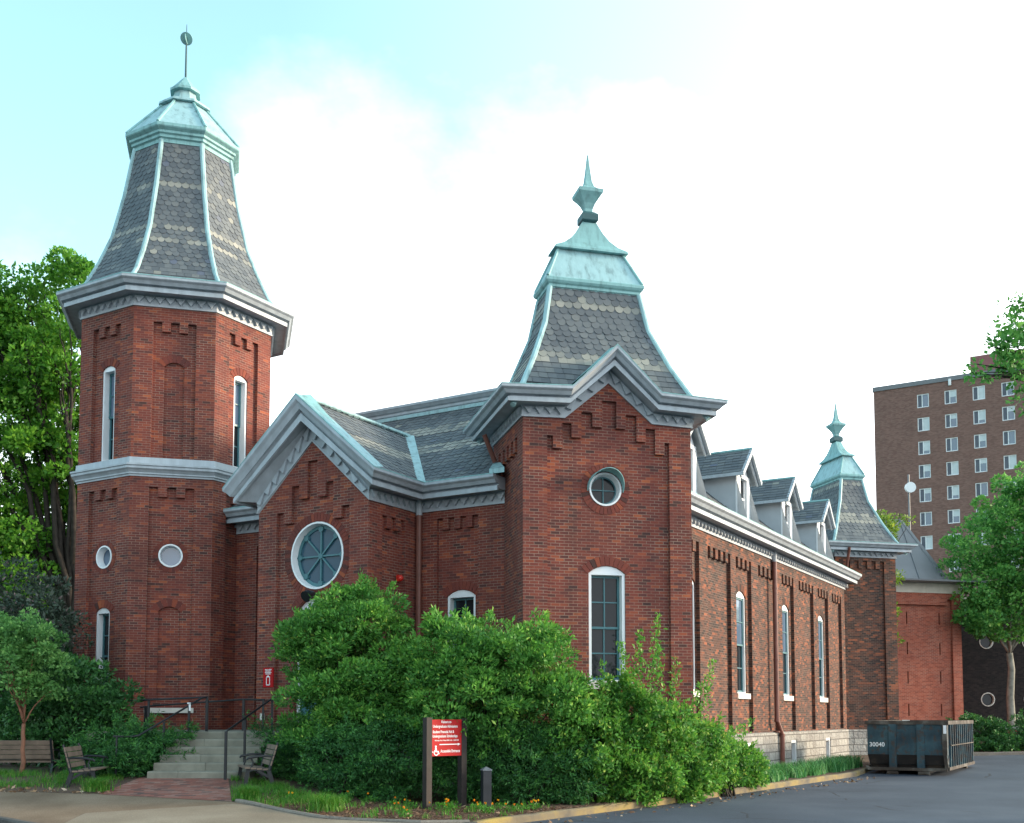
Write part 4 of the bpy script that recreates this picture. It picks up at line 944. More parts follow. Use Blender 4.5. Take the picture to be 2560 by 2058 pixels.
railing('guard_rail', 'black iron guard rail along the front edge of the landing above the yew', [[(-7.45, 26.45, 2.46), (-9.9, 26.9, 2.36), (-10.6, 27.0, 2.33)]], [((-8.99, 26.75, 2.38), 1.5, .05), ((-10.4, 27.0, 2.33), 1.2, .05)])
railing('guard_rail', 'black iron guard rail at the back of the landing against the brick tower', [[(-9.6, 27.9, 2.22), (-9.3, 27.9, 2.26), (-6.9, 27.62, 2.42), (-6.3, 27.5, 2.41)]], [((-9.45, 27.9, 2.22), 1.5, .07), ((-6.86, 27.62, 2.41), 1.5, .06), ((-6.33, 27.5, 2.4), 1.5, .05)])
tg = thing('paper_tag', 'white tag tied round the left handrail of the steps', 'tag', (-7.75, 25.93, 2.27)); mb = MB(); mb.tube([(0, 0, .02), (0, 0, .05)], .045, 10); mb.box((.03, -.04, -.07), (.045, .02, .16), .4); mb.build('strip', 'white', tg)

# ------------------------------------------------------------------ benches
def bench(name, label, loc, rz, length, slats_front=True):
    """x = forward (seat), y = along the bench"""
    t = thing(name, label, 'bench', loc, rz, 'slatted benches by the brick path'); h = length
    for i in range(4):
        x = -.02 + i * .125; MB().box((x + .06, h / 2, .44 - .012 * (3 - i)), (.108, h, .035)).build('seat_slat', 'bench_wood', t)
    for i in range(4):
        z = .53 + i * .112; x = -.06 - (z - .45) * .28; mb = MB(); mb.bar((x, .0, z), (x, h, z), .10, .03, up=(1, 0, .28)); mb.build('back_slat', 'bench_wood', t)
    for y in (.04, h - .04):
        mb = MB(); mb.bar((.44, y, .42), (-.05, y, .40), .055, .07); mb.bar((.40, y, .42), (.47, y, -.05), .055, .075, up=(1, 0, 0)); mb.bar((-.02, y, .40), (-.16, y, -.05), .055, .09, up=(1, 0, 0))
        mb.tube([(-.05, y, .38), (-.09, y, .55), (-.15, y, .75), (-.22, y, .97)], [.04, .036, .032, .028], 8); mb.bar((.2, y, .38), (-.1, y, .2), .04, .05)
        mb.build('leg_frame', 'metal_blk', t)
        mb = MB(); mb.tube([(-.16, y, .66), (.0, y, .69), (.22, y, .68), (.40, y, .65), (.43, y, .61)], [.022, .024, .028, .028, .02], 8); mb.tube([(.34, y, .65), (.30, y, .55), (.34, y, .43)], .02, 8); mb.build('armrest', 'metal_blk', t)
    return t
bench('park_bench', 'tan slatted bench with black iron frame facing right, left of the brick path', (-9.32, 23.02, .42), R(8), 1.35)
bench('park_bench', 'tan slatted bench with black iron frame facing left, right of the steps', (-5.68, 24.35, .46), R(201), 1.3)
b0 = bench('park_bench', 'long brown slatted bench seen from behind, beyond the young tree at left', (-10.95, 26.0, .50), R(90), 2.4)

# ------------------------------------------------------------------ signs, bollard, fittings on the wall
def text_mesh(parts, name, mat, parent, fn):
    """parts: (string, x, z, height, x-scale, align); fn maps (x, z) on the board to a point"""
    V, F = [], []
    for s_, x, z, h, kx, al in parts:
        cu = bpy.data.curves.new('lettering', 'FONT'); cu.body = s_; cu.size = h * 1.38; cu.align_x = al; cu.offset = h * .022
        ob = bpy.data.objects.new('lettering', cu); COL.objects.link(ob); dg = bpy.context.evaluated_depsgraph_get(); me = bpy.data.meshes.new_from_object(ob.evaluated_get(dg))
        n0 = len(V)
        V += [fn(x + v.co.x * kx, z + v.co.y) for v in me.vertices]; F += [tuple(n0 + i for i in p.vertices) for p in me.polygons]
        bpy.data.objects.remove(ob); bpy.data.meshes.remove(me); bpy.data.curves.remove(cu)
    me = bpy.data.meshes.new(name); me.from_pydata(V, [], F); me.materials.append(M[mat]); return link(bpy.data.objects.new(name, me), parent)
sg = thing('direction_sign', 'red sign board with white lettering between two dark brown posts', 'sign', (-1.36, 22.0, .1), math.atan2(.6, .67))
LW2 = .45
for s_, zt, zb_ in ((-1, 1.87, -.25), (1, 1.85, -.2)):
    mb = MB(); mb.box((s_ * LW2, 0, (zt + zb_) / 2), (.135, .135, zt - zb_)); mb.build('post', 'post', sg)
mb = MB(); mb.box((0, -.045, 1.46), (.772, .03, .735)); pnl = mb.build('sign_board', 'signred', sg)
fn = lambda x, z: (x, -.063, z)
text_mesh([('Visitors to', -.02, 1.755, .056, .80, 'CENTER'), ('Undergraduate Admissions', -.362, 1.665, .056, .755, 'LEFT'), ('Student Financial Aid &', -.365, 1.555, .056, .755, 'LEFT'), ('Undergraduate Scholarships', -.368, 1.468, .056, .735, 'LEFT'),
           ('Monday thru Friday 8:00 A.M. - 5:00 P.M.', -.31, 1.395, .028, .96, 'LEFT'), ('Accessible Entrance', -.165, 1.165, .06, .755, 'LEFT')], 'lettering', 'signwhite', pnl, fn)
mb = MB(); pr = lambda pts: mb.prism(pts, lambda a, b, d: (a, -.061 - d, b), 0, .004)
pr([(-.19, 1.316), (.28, 1.316), (.28, 1.298), (.35, 1.325), (.28, 1.352), (.28, 1.334), (-.19, 1.334)])
pr(h_circ(-.285, 1.285, .022, 12)); pr([(-.305, 1.26), (-.265, 1.26), (-.26, 1.2), (-.215, 1.195), (-.19, 1.135), (-.215, 1.128), (-.232, 1.17), (-.30, 1.175)])
ring_o = [(-.275 + .062 * math.cos(R(110 + 250 * k / 14)), 1.165 + .062 * math.sin(R(110 + 250 * k / 14))) for k in range(15)]; ring_i = [(-.275 + .044 * math.cos(R(110 + 250 * k / 14)), 1.165 + .044 * math.sin(R(110 + 250 * k / 14))) for k in range(15)]
pr(ring_o + ring_i[::-1]); pr([(-.375, 1.168), (-.352, 1.168), (-.352, 1.186), (-.375, 1.186)])
mb.build('pictogram', 'signwhite', pnl)
bo = thing('bollard', 'black square bollard with grey pyramid cap right of the red sign', 'bollard', (-.53, 22.2, .08), R(20))
mb = MB(); mb.loft([[(-a, -a, z), (a, -a, z), (a, a, z), (-a, a, z)] for a, z in ((.088, -.2), (.088, .80), (.080, .81))]); mb.build('post', 'bollard', bo)
mb = MB(); mb.loft([[(-a, -a, z), (a, -a, z), (a, a, z), (-a, a, z)] for a, z in ((.098, .805), (.100, .825), (.01, .885))]); mb.build('cap', 'bollard_cap', bo)

def on_hall(x, y, z):
    c_, s_ = math.cos(AZ), math.sin(AZ); return (BX + x * c_ - y * s_, BY + x * s_ + y * c_, z)
ws = thing('notice_sign', 'small red notice with white arrow on the brick pier left of the shrubs', 'sign', on_hall(-8.57, -2.055, 2.98), AZ)
mb = MB(); mb.box((0, -.012, 0), (.34, .024, .50)); pl = mb.build('plate', 'signred', ws)
mb = MB()
for i, (wd, z) in enumerate(((.10, .20), (.11, .20), (.19, .165), (.22, .125), (.17, .09))):
    x = (-.06, .06, 0, 0, 0)[i]
    n = max(3, int(wd / .024))
    for k in range(n):
        mb.box((x - wd / 2 + wd * (k + .5) / n, -.027, z), (wd / n * .72, .004, .022))
for bx in ((-.055, -.1, .018, .20), (.055, -.1, .018, .20), (0, -.19, .128, .022)): mb.box((bx[0], -.027, bx[1]), (bx[2], .004, bx[3]))
mb.prism([(-.07, .005), (.07, .005), (0, .06)], lambda a, b, d: (a, -.025 - d, b), 0, .004); mb.build('arrow_mark', 'signwhite', pl)
al = thing('alarm_bell', 'small red fire alarm on the brick return beside the downpipe', 'alarm', on_hall(-5.4, -.84, 5.46), AZ)
mb = MB(); mb.box((.03, 0, 0), (.06, .14, .16)); mb.build('back_box', 'alarm', al); mb = MB(); mb.tube([(.05, 0, 0), (.09, 0, 0), (.13, 0, -.01), (.155, 0, -.01)], [.085, .085, .06, .02], 16); mb.build('horn', 'alarm', al, smooth=True)
fl2 = thing('floodlight', 'dark floodlight under the large round window', 'lamp', on_hall(-7.05, -2.0, 5.0), AZ)
mb = MB(); mb.box((0, -.08, .02), (.12, .16, .10)); mb.build('bracket', 'metal_blk', fl2); mb = MB(); mb.tube([(0, -.14, .06), (0, -.3, .0), (0, -.42, -.06)], [.05, .12, .15], 12); mb.build('lamp_head', 'metal_blk', fl2)
pb = thing('junction_box', 'pale square plate on the brick behind the right handrail', 'box', on_hall(-8.75, -2.055, 1.98), AZ); mb = MB(); mb.box((0, -.02, 0), (.13, .04, .17)); mb.box((0, -.045, .02), (.06, .01, .05)); mb.build('cover', 'sill', pb)

# ------------------------------------------------------------------ roll-off dumpster
dp = thing('dumpster', 'worn dark blue roll-off dumpster with ribbed side and number 30040', 'dumpster', (12.45, 34.18, .16), AZ)
W2, LN = 1.2, 5.5
mb = MB()
pts = [(0.0, .75), (0.0, 1.60)]
mb.poly([(-W2, 0, .62), (W2, 0, .62), (W2, 0, 1.62), (-W2, 0, 1.62)]); mb.poly([(-W2, .06, 1.62), (W2, .06, 1.62), (W2, .06, .62), (-W2, .06, .62)])
for s_ in (-1, 1):
    mb.poly([(s_ * W2, 0, .62), (s_ * W2, LN, .62), (s_ * W2, LN, 1.62), (s_ * W2, 0, 1.62)]); mb.poly([(s_ * W2, .0, .62), (s_ * W2 * .93, .0, .24), (s_ * W2 * .93, LN, .24), (s_ * W2, LN, .62)]); mb.poly([(s_ * (W2 - .05), .06, .3), (s_ * (W2 - .05), LN - .06, .3), (s_ * (W2 - .05), LN - .06, 1.62), (s_ * (W2 - .05), .06, 1.62)])
mb.poly([(-W2, LN, .24), (W2, LN, .24), (W2, LN, 1.62), (-W2, LN, 1.62)]); mb.poly([(-W2, 0, .32), (W2, 0, .32), (W2, LN, .32), (-W2, LN, .32)])
body = mb.build('body', 'dump', dp, recalc=False)
mb = MB(); mb.poly([(-W2, -.002, .62), (W2, -.002, .62), (W2 * .93, .12, .20), (-W2 * .93, .12, .20)]); mb.poly([(-W2, 0, .62), (-W2 * .93, .12, .2), (-W2 * .93, .3, .2), (-W2, .3, .62)]); mb.build('front_apron', 'dump_dark', dp)
mb = MB()
for x in (-.42, .42): mb.loft([[(x - .11, -.05, z0), (x + .11, -.05, z0), (x + .11, .1, z0), (x - .11, .1, z0)] for z0 in (.12, .62, 1.58)])
mb.build('channel', 'dump', dp)
mb = MB()
for s_ in (-1, 1): mb.bar((s_ * W2, -.03, 1.63), (s_ * W2, LN + .03, 1.63), .11, .12)
mb.bar((-W2 - .05, -.0, 1.63), (W2 + .05, -.0, 1.63), .1, .122); mb.bar((-W2, LN, 1.63), (W2, LN, 1.63), .1, .118); mb.build('top_rail', 'dump_bare', dp)
mb = MB(); mb.bar((-W2, -.02, .17), (W2, -.02, .17), .10, .09); mb.bar((W2 + .02, 0, .20), (W2 + .02, LN, .20), .09, .10); mb.bar((-W2 - .02, 0, .20), (-W2 - .02, LN, .20), .09, .10); mb.build('bottom_rail', 'dump_bare', dp)
for k in range(12):
    y = .35 + k * .44; mb = MB(); mb.bar((W2 + .035, y, .24), (W2 + .035, y, 1.58), .06, .065, up=(1, 0, 0)); mb.build('rib', 'dump', dp)
mb = MB(); mb.bar((W2 + .072, .3, .92), (W2 + .072, LN - .3, .92), .03, .03); mb.build('tie_bar', 'dump_bare', dp)
mb = MB(); mb.bar((W2 - .06, -.03, .62), (W2 - .06, -.03, 1.57), .14, .03, up=(0, 1, 0)); mb.bar((W2 - .06, -.03, .62), (W2 - .02, -.01, .2), .10, .03, up=(0, 1, 0)); post_ = mb.build('corner_post', 'dump_bare', dp)
MB().box((W2 - .05, -.05, 1.42), (.09, .012, .26)).build('reflective_tape', 'signwhite', post_)
for x in (-.45, .5):
    mb = MB(); mb.tube([(x - .17, .05, .06), (x + .17, .05, .06)], .085, 14); mb.bar((x - .04, .05, .06), (x - .04, LN, .08), .12, .14); mb.build('roller_rail', 'dump_bare', dp)
mb = MB(); mb.tube([(W2 - .5, LN - .7, .1), (W2 - .1, LN - .7, .1)], .13, 14); mb.build('wheel', 'dump_dark', dp)
text_mesh([('30040', -W2 + .06, .87, .135, 1.02, 'LEFT')], 'lettering', 'signwhite', body, lambda x, z: (x, -.004, z))
rb_ = thing('cardboard_scrap', 'pale scrap lying on the rim of the dumpster', 'litter', (12.45 - .1 * .86, 34.18 + .05, 1.86), AZ); MB().box((.1, 0, .0), (.22, .12, .03), .2).build('scrap', 'sill', rb_)

# ------------------------------------------------------------------ vegetation
def limbs(name, mat, paths, parent, n=7):
    mb = MB()
    for p, r0, r1 in paths:
        P = [Vector(q) for q in p]; fine = []
        for a, b in zip(P, P[1:]):
            for k in range(3): fine.append(a + (b - a) * k / 3)
        fine.append(P[-1]); m_ = len(fine) - 1
        for i in range(1, m_): fine[i] = fine[i] + Vector((random.gauss(0, 1), random.gauss(0, 1), random.gauss(0, .4))) * (fine[i + 1] - fine[i]).length * .07
        mb.tube(fine, [r0 + (r1 - r0) * i / m_ for i in range(m_ + 1)], n)
    return mb.build(name, mat, parent, smooth=True)
def tree(name, label, base, E, nclump, per, leaf, lw_, mat, bark, r0, fork, nlimb=9, cr=(.5, .9), cat='tree', up=.35, group=None, lean=(0, 0), shell=.35, flat=.7, twigs=True, tv=.25):
    t = thing(name, label, cat, base, 0, group); B = Vector(base)
    C = in_ellipsoids(E, nclump, shell); rad = RNG.uniform(cr[0], cr[1], nclump)[:, None] * np.array([[1, 1, flat]])
    P, tt = clumps_leaves(C, rad, per, leaf, lw_, up=up, tintvar=tv)
    quads('crown', P - np.array(base)[None, None, :], mat, tt, t)
    fk = B + Vector((lean[0], lean[1], fork)); paths = [([(0, 0, -.3), (lean[0] * .4, lean[1] * .4, fork * .5), fk - B], r0, r0 * .72)]
    ids = RNG.choice(nclump, min(nlimb, nclump), replace=False)
    for i in ids:
        tip = Vector(C[i]) - B; a = fk - B; m1 = a + (tip - a) * .35 + Vector((0, 0, .12 * (tip - a).length)); m2 = a + (tip - a) * .7 + Vector((0, 0, .08 * (tip - a).length)); paths.append(([a, m1, m2, tip], r0 * .34, r0 * .05))
        if twigs:
            near = np.argsort(((C - C[i]) ** 2).sum(1))[1:5]
            for j in near: paths.append(([m2, (m2 + Vector(C[j]) - B) / 2 + Vector((0, 0, .1)), Vector(C[j]) - B], r0 * .12, r0 * .025))
    limbs('trunk', bark, paths, t)
    return t
# big maple behind the octagonal tower
tree('maple_tree', 'tall bright green tree behind the octagonal tower at the left edge', (-18.6, 45.5, .4), [(-22.5, 46, 17.6, 2.6, 2.4, 3.6), (-19.0, 45, 18.6, 1.8, 2.0, 3.0), (-21.8, 46, 13.0, 3.6, 2.8, 3.6), (-18.4, 46, 13.5, 2.0, 2.0, 3.8), (-22.5, 45, 8.5, 3.4, 2.6, 3.0), (-17.6, 47, 10, 2.2, 2, 2.6), (-25.5, 46, 13, 3, 3, 5), (-22.0, 45.5, 19.3, 1.9, 2, 2.2), (-20.6, 45, 16, 2.2, 2, 3)], 640, 170, .19, .13, 'leaf_tree', 'bark', .42, 5.0, 26, (.4, .85), shell=.2, tv=.35)
tree('shade_tree', 'green tree low behind the big maple at far left', (-26, 58, .4), [(-27, 58, 8, 5, 4, 4.5), (-23.5, 58, 6.5, 4, 3, 4)], 110, 150, .34, .22, 'leaf_tree', 'bark', .35, 3.0, 8, (.9, 1.5))
tree('shade_tree', 'dark leafy tree filling the gap behind the octagonal tower', (-21, 52, .4), [(-20, 52, 6.5, 4.0, 3, 4.2), (-24, 52, 5, 4, 3, 3.5)], 110, 150, .32, .2, 'leaf_dark', 'bark', .3, 2.5, 8, (.9, 1.4))
tree('smoke_tree', 'dusky purple-grey leafy tree overlapping the corner of the octagonal tower', (-14.0, 29.3, .6), [(-14.2, 29.2, 5.0, 2.0, 1.3, 1.5), (-12.6, 28.2, 4.6, 1.2, .9, .95), (-11.6, 27.9, 4.2, .7, .6, .55), (-13.8, 29, 3.6, 1.8, 1.2, 1.2)], 120, 110, .13, .075, 'leaf_smoke', 'bark', .11, 1.8, 12, (.25, .5), up=.1, flat=.6)
tree('holly_bush', 'dark glossy evergreen bush against the base of the octagonal tower', (-10.8, 27.0, .7), [(-10.7, 26.7, 2.4, 1.1, .9, 1.2), (-11.8, 27.2, 2.3, 1.3, 1.0, 1.6), (-9.9, 26.6, 2.1, .6, .6, .8)], 110, 130, .12, .065, 'leaf_dark', 'bark', .08, .6, 8, (.2, .42), cat='bush', flat=.55, tv=.2)
tree('evergreen_hedge', 'deep green evergreen mass behind the long bench at left', (-14.0, 30.5, .6), [(-15.5, 31, 2.4, 3.5, 1.2, 2.3), (-12.6, 29.5, 2.0, 2.0, 1.1, 1.8)], 120, 150, .15, .07, 'leaf_dark', 'bark', .1, .5, 6, (.35, .6), cat='hedge')
# young tree in the grass
tree('young_tree', 'slender young tree with pale green crown in the grass at left', (-11.44, 25.35, .62), [(-11.75, 25.35, 3.3, .95, .85, 1.15), (-12.2, 25.3, 3.9, .55, .5, .65), (-11.0, 25.4, 3.2, .6, .6, .85), (-11.3, 25.4, 4.0, .5, .5, .45)], 160, 100, .085, .045, 'leaf_young', 'bark_red', .06, 1.2, 14, (.13, .26), up=.15, shell=.3, flat=.55)
# sycamore and others at right
tree('sycamore_tree', 'broad sycamore with pale trunk before the dark building at right', (25.4, 55, .6), [(26.3, 55, 12.4, 2.6, 2.2, 2.4), (23.9, 54, 9.6, 2.3, 1.8, 2.6), (27, 54, 9.5, 3.2, 2.4, 3.2), (23.6, 53.6, 7.0, 1.7, 1.4, 1.3), (25.3, 55, 7.4, 2.4, 1.6, 1.6), (29, 55, 11, 3, 2.4, 4)], 380, 130, .17, .13, 'leaf_syc', 'bark_pale', .22, 4.6, 22, (.3, .7), shell=.15, tv=.4)
tree('slim_tree', 'wispy yellow-green tree between the far spire and the newer brick block', (16.2, 49.2, .6), [(17.0, 49.2, 10.6, .9, .6, .8), (17.6, 49.2, 11.0, .8, .5, .35), (16.9, 49, 8.6, .8, .5, .7), (16.9, 49, 6.8, .75, .5, .7), (17.2, 49, 5.6, .5, .4, .7)], 48, 60, .18, .09, 'leaf_slim', 'bark', .12, 4.2, 14, (.22, .5), shell=.2, up=.1)
# street tree whose branch hangs into the upper right corner
tree('street_tree', 'leafy street tree branch hanging into the upper right corner of the view', (15.2, 21.5, .1), [(9.75, 20.3, 9.15, .55, .5, .5), (9.35, 20.2, 8.6, .6, .5, .22), (9.8, 20.3, 9.7, .35, .35, .35), (9.9, 20.2, 8.1, .3, .35, .4)] * 4 + [(10.4, 20.4, 9.4, .7, .5, .6), (11.6, 20.8, 10, .9, .6, .7), (13.5, 21.2, 11, 1.2, 1, 1)], 105, 24, .12, .075, 'leaf_syc', 'bark', .20, 6.0, 14, (.12, .26), up=-.15, shell=.1)
# shrubs by the wall
def shrub(name, label, base, E, ncl, per, leaf, lw_, mat, cr, up=.5, flat=.55, shell=.72, tv=.22, spread=.75):
    t = thing(name, label, 'shrub', base); Ea = np.array(E); C = in_ellipsoids(E, ncl, shell, zmin=base[2] + .1)
    C = np.concatenate([C, in_ellipsoids(E, ncl // 4, .0, zmin=base[2] + .1)]); rad = RNG.uniform(cr[0], cr[1], len(C))[:, None] * np.array([[1, 1, flat]])
    P, tt = clumps_leaves(C, rad, per, leaf, lw_, up=up, tintvar=tv, spread=spread)
    # loose sprigs that break the outline
    k = RNG.integers(0, len(C), int(ncl * (1.3 if mat == 'leaf_mag' else 1.8))); m_ = np.array(E)[:, :3].mean(0); d = unit(C[k] - m_ + RNG.normal(size=(len(k), 3)) * .5); d[:, 2] += up * .7; d = unit(d); ln = RNG.uniform(.25, .62, len(k)) * cr[1] / (.45 if mat != 'leaf_mag' else .85)
    n = 26; u_ = RNG.uniform(.3, 1, (len(k), n)); st_ = C[k][:, None, :] + d[:, None, :] * (u_ * ln[:, None] + cr[0] * (.5 if mat != 'leaf_mag' else .35))[:, :, None] + RNG.normal(size=(len(k), n, 3)) * .03
    ax = d[:, None, :] * .7 + RNG.normal(size=(len(k), n, 3)) * .6; P2 = leaf_quads(st_.reshape(-1, 3), ax.reshape(-1, 3), leaf * RNG.uniform(.8, 1.5), lw_ * 1.2); P = np.concatenate([P, P2]); tt = np.concatenate([tt, RNG.uniform(.4, .95, len(P2))])
    quads('foliage', P - np.array(base)[None, None, :], mat, tt, t)
    paths = []; B = Vector(base)
    for i in RNG.choice(len(C), 14, replace=False):
        tip = Vector(C[i]) - B; k = Vector((RNG.uniform(-.2, .2), RNG.uniform(-.2, .2), -.2)); paths.append(([k, tip * .4 + Vector((0, 0, .15)), tip], .035, .008))
    limbs('stem', 'bark', paths, t, 5); return t
shrub('magnolia_shrub', 'tall rounded green shrub in front of the large round window', (-3.9, 24.3, .3), [(-4.35, 24.3, 4.0, .55, .5, .5), (-4.6, 24.4, 3.4, .5, .5, .5), (-3.45, 24.3, 4.2, .95, .8, .65), (-4.4, 24.3, 3.85, .72, .75, .62), (-3.4, 24.2, 3.1, 1.2, 1.0, 1.0), (-4.4, 24.2, 2.2, .75, .8, .9), (-3.3, 24.2, 2.0, 1.2, 1.0, .9)], 220, 250, .095, .040, 'leaf_mag', (.28, .5), flat=.38, up=.55)
shrub('magnolia_shrub', 'wide billowing green shrub before the square corner tower, behind the red sign', (-.7, 23.4, .15), [(-1.2, 23.5, 3.4, 1.25, .9, .75), (-.2, 23.3, 3.1, 1.3, .95, 1.0), (.7, 23.2, 3.0, .75, .7, .85), (-1.0, 23.2, 2.3, 1.5, 1.0, 1.1), (.4, 23.2, 2.0, 1.2, .9, 1.0), (-2.2, 23.6, 2.5, .8, .9, 1.1)], 215, 250, .095, .040, 'leaf_mag', (.28, .5), flat=.36, up=.55)
shrub('yew_shrub', 'dark feathery yew spreading right of the steps behind the grass', (-3.8, 23.1, .3), [(-4.7, 24.7, 1.1, .9, .6, .75), (-3.6, 23.5, 1.05, 1.0, .7, .8), (-2.6, 23.0, 1.0, 1.1, .7, .85), (-5.6, 25.6, 1.3, .5, .4, .6)], 240, 170, .085, .022, 'leaf_yew', (.2, .4), up=.12, flat=.35, spread=1.0)
shrub('yew_shrub', 'lighter feathery yew right of the red sign and bollard', (.4, 22.7, .1), [(.2, 23.0, 1.0, 1.0, .5, .82), (.85, 23.0, .85, .85, .5, .68), (-.9, 23.2, .95, .8, .5, .82)], 200, 170, .085, .022, 'leaf_yew', (.18, .36), up=.12, flat=.35, spread=1.0)
shrub('yew_shrub', 'dark yew crowding the left side of the stone steps', (-8.9, 25.1, .6), [(-8.7, 24.85, .95, .6, .45, .55), (-8.25, 25.35, 1.1, .42, .4, .5), (-9.45, 25.5, 1.0, .85, .6, .62), (-7.95, 25.75, 1.3, .35, .35, .42), (-10.9, 27.6, 1.5, 1.1, .5, .8), (-8.9, 25.6, 1.25, .7, .5, .6)], 240, 160, .085, .022, 'leaf_yew', (.18, .36), up=.1, flat=.35, spread=1.0)
shrub('leafy_shrub', 'loose bright bush with tall upright shoots at the corner of the square tower', (2.6, 23.4, .12), [(2.4, 23.8, 1.6, .9, .55, 1.15), (3.2, 24.1, 1.35, .8, .5, 1.05), (1.7, 23.3, 1.4, .7, .6, 1.0), (4.0, 24.9, 1.0, .65, .45, .85), (4.6, 25.9, 1.0, .6, .5, .8), (2.6, 23.6, .6, 1.0, .45, .5), (3.8, 24.7, .55, .7, .35, .42)], 330, 130, .085, .05, 'leaf_holly', (.14, .3), flat=.75, shell=.5, tv=.3)
sh = [o for o in bpy.data.objects if o.name.startswith('leafy_shrub')][0]
Pn, Tn = [], []
for (x, y, z0, h, ln) in ((3.1, 24.2, 2.2, 2.1, .10), (2.55, 23.7, 2.2, 1.4, -.12), (3.45, 23.4, 2.0, 1.25, .12), (2.0, 23.2, 1.9, 1.25, -.05), (4.35, 25.3, 1.4, 1.9, .2), (3.1, 23.2, 2, 1.5, .05), (2.75, 23.4, 2.2, 1.65, .02), (3.8, 23.5, 1.6, 1.1, .3), (1.35, 23.1, 1.8, 1.0, -.2), (5.0, 24.6, .9, 1.0, .45), (4.6, 24.3, .9, .9, .6)):
    n = int(130 * h); u_ = RNG.uniform(0, 1, n); pos = np.stack([x + ln * h * u_ ** 1.4 + RNG.normal(0, .075, n) * (1.5 - u_), y + RNG.normal(0, .07, n), z0 + h * u_], 1)
    ax = RNG.normal(size=(n, 3)) * .7; ax[:, 2] += .8; Pn.append(leaf_quads(pos, ax, .095, .048)); Tn.append(RNG.uniform(.3, .95, n))
quads('shoot', np.concatenate(Pn) - np.array([2.6, 23.4, .12])[None, None, :], 'leaf_holly', np.concatenate(Tn), sh)
shrub('leafy_shrub', 'low sprawling bush under the near end of the long side wall', (5.2, 26.2, .2), [(4.9, 26.6, .85, .8, .6, .65), (5.8, 27.7, .65, .7, .55, .5)], 110, 110, .085, .05, 'leaf_holly', (.14, .28), flat=.7, shell=.5, tv=.3)
shrub('clipped_hedge', 'low dark hedge beyond the dumpster at the right edge', (22.5, 49.2, .3), [(21.2, 48.6, 1.1, 1.3, .7, .8), (23.0, 49.2, 1.15, 1.4, .7, .8), (24.8, 49.8, 1.1, 1.4, .7, .8)], 130, 120, .12, .06, 'leaf_dark', (.25, .45))

# ------------------------------------------------------------------ grasses, flowers, litter
def blades(pos, h, wd, bend, segs=1):
    N = len(pos); a = RNG.uniform(0, 2 * math.pi, N); d = np.stack([np.cos(a), np.sin(a), np.zeros(N)], 1); s_ = np.stack([-np.sin(a), np.cos(a), np.zeros(N)], 1)
    H = (h * RNG.uniform(.6, 1.25, N))[:, None]; Bn = (bend * RNG.uniform(.2, 1.4, N))[:, None] * H; out = []
    prev = pos; pw = wd
    for k in range(1, segs + 1):
        u_ = k / segs; cur = pos + d * Bn * u_ ** 2 + np.array([[0, 0, 1.0]]) * H * (u_ - .35 * bend * u_ ** 3); cw = wd * (1 - u_) + .001
        out.append(np.stack([prev - s_ * pw / 2, prev + s_ * pw / 2, cur + s_ * cw / 2, cur - s_ * cw / 2], 1)); prev, pw = cur, cw
    return np.concatenate(out), segs
def inside(poly, x, y):
    c = False
    for (x0, y0), (x1, y1) in zip(poly, poly[1:] + poly[:1]):
        if (y0 > y) != (y1 > y) and x < (x1 - x0) * (y - y0) / (y1 - y0) + x0: c = not c
    return c
def scatter(poly, n, lift=0):
    xs_ = [p[0] for p in poly]; ys_ = [p[1] for p in poly]; out = []
    while len(out) < n:
        x, y = RNG.uniform(min(xs_), max(xs_)), RNG.uniform(min(ys_), max(ys_))
        if inside(poly, x, y): out.append((x, y, zb(x, y) + lift))
    return np.array(out)
def clump_scatter(poly, n, k, sd):
    C = scatter(poly, k); p = C[RNG.integers(0, k, n)]; p[:, :2] += RNG.normal(0, sd, (n, 2)); p = p[[inside(poly, q[0], q[1]) for q in p]]; p[:, 2] = [zb(q[0], q[1]) for q in p]; return p
def stuff(name, label, cat, P, tt, mat):
    o = quads(name, P, mat, tt); tag(o, label, cat, kind='stuff'); return o
LAWN = [(-14, 23.9), (-10.6, 22.75), (-8.75, 22.45), (-8.4, 24.0), (-9.3, 24.9), (-14, 26.6)]
LAWN2 = [(-5.52, 21.42), (-4.5, 20.8), (-3.9, 20.7), (-3.2, 21.9), (-3.7, 22.6), (-5.0, 23.4), (-6.28, 24.2)]
pos = np.concatenate([clump_scatter(LAWN, 5200, 75, .13), clump_scatter(LAWN2, 3600, 42, .11), scatter(LAWN, 700), scatter(LAWN2, 400)])
P, _ = blades(pos, .17, .011, .7, 2); stuff('lawn_grass', 'uneven green grass around the benches', 'grass', P, RNG.uniform(.1, .95, len(P)), 'grass')
for (x, y, r_, h, lab) in ((-8.62, 22.62, .26, .34, 'bright grass tuft under the bench left of the brick path'), (-3.55, 20.75, .36, .40, 'large arching grass tuft on the mulch right of the brick path'), (-5.25, 21.75, .24, .30, 'small grass tuft at the corner of the brick path')):
    t = thing('grass_tuft', lab, 'grass', (x, y, zb(x, y))); n = 650; q = np.zeros((n, 3)); q[:, :2] = RNG.normal(0, r_ * .42, (n, 2)); P, _ = blades(q, h, .013, .8, 3); quads('blades', P, 'grass', RNG.uniform(.25, .95, len(P)), t)
BED = [(-5.0, 21.4), (-3.3, 19.75), (-1.6, 19.3), (-.5, 19.7), (.1, 20.5), (3.4, 24.4), (6.4, 28.2), (5.4, 27.6), (2.0, 22.4), (.6, 21.9), (-2.2, 22.2), (-3.6, 22.4), (-4.8, 23)]
pos = scatter(BED, 14000, .012); ax = RNG.normal(size=(14000, 3)); ax[:, 2] *= .16; stuff('pine_straw', 'dry brown pine straw covering the planting bed', 'mulch', leaf_quads(pos, ax, .15, .009, 0), RNG.uniform(0, 1, 14000), 'straw')
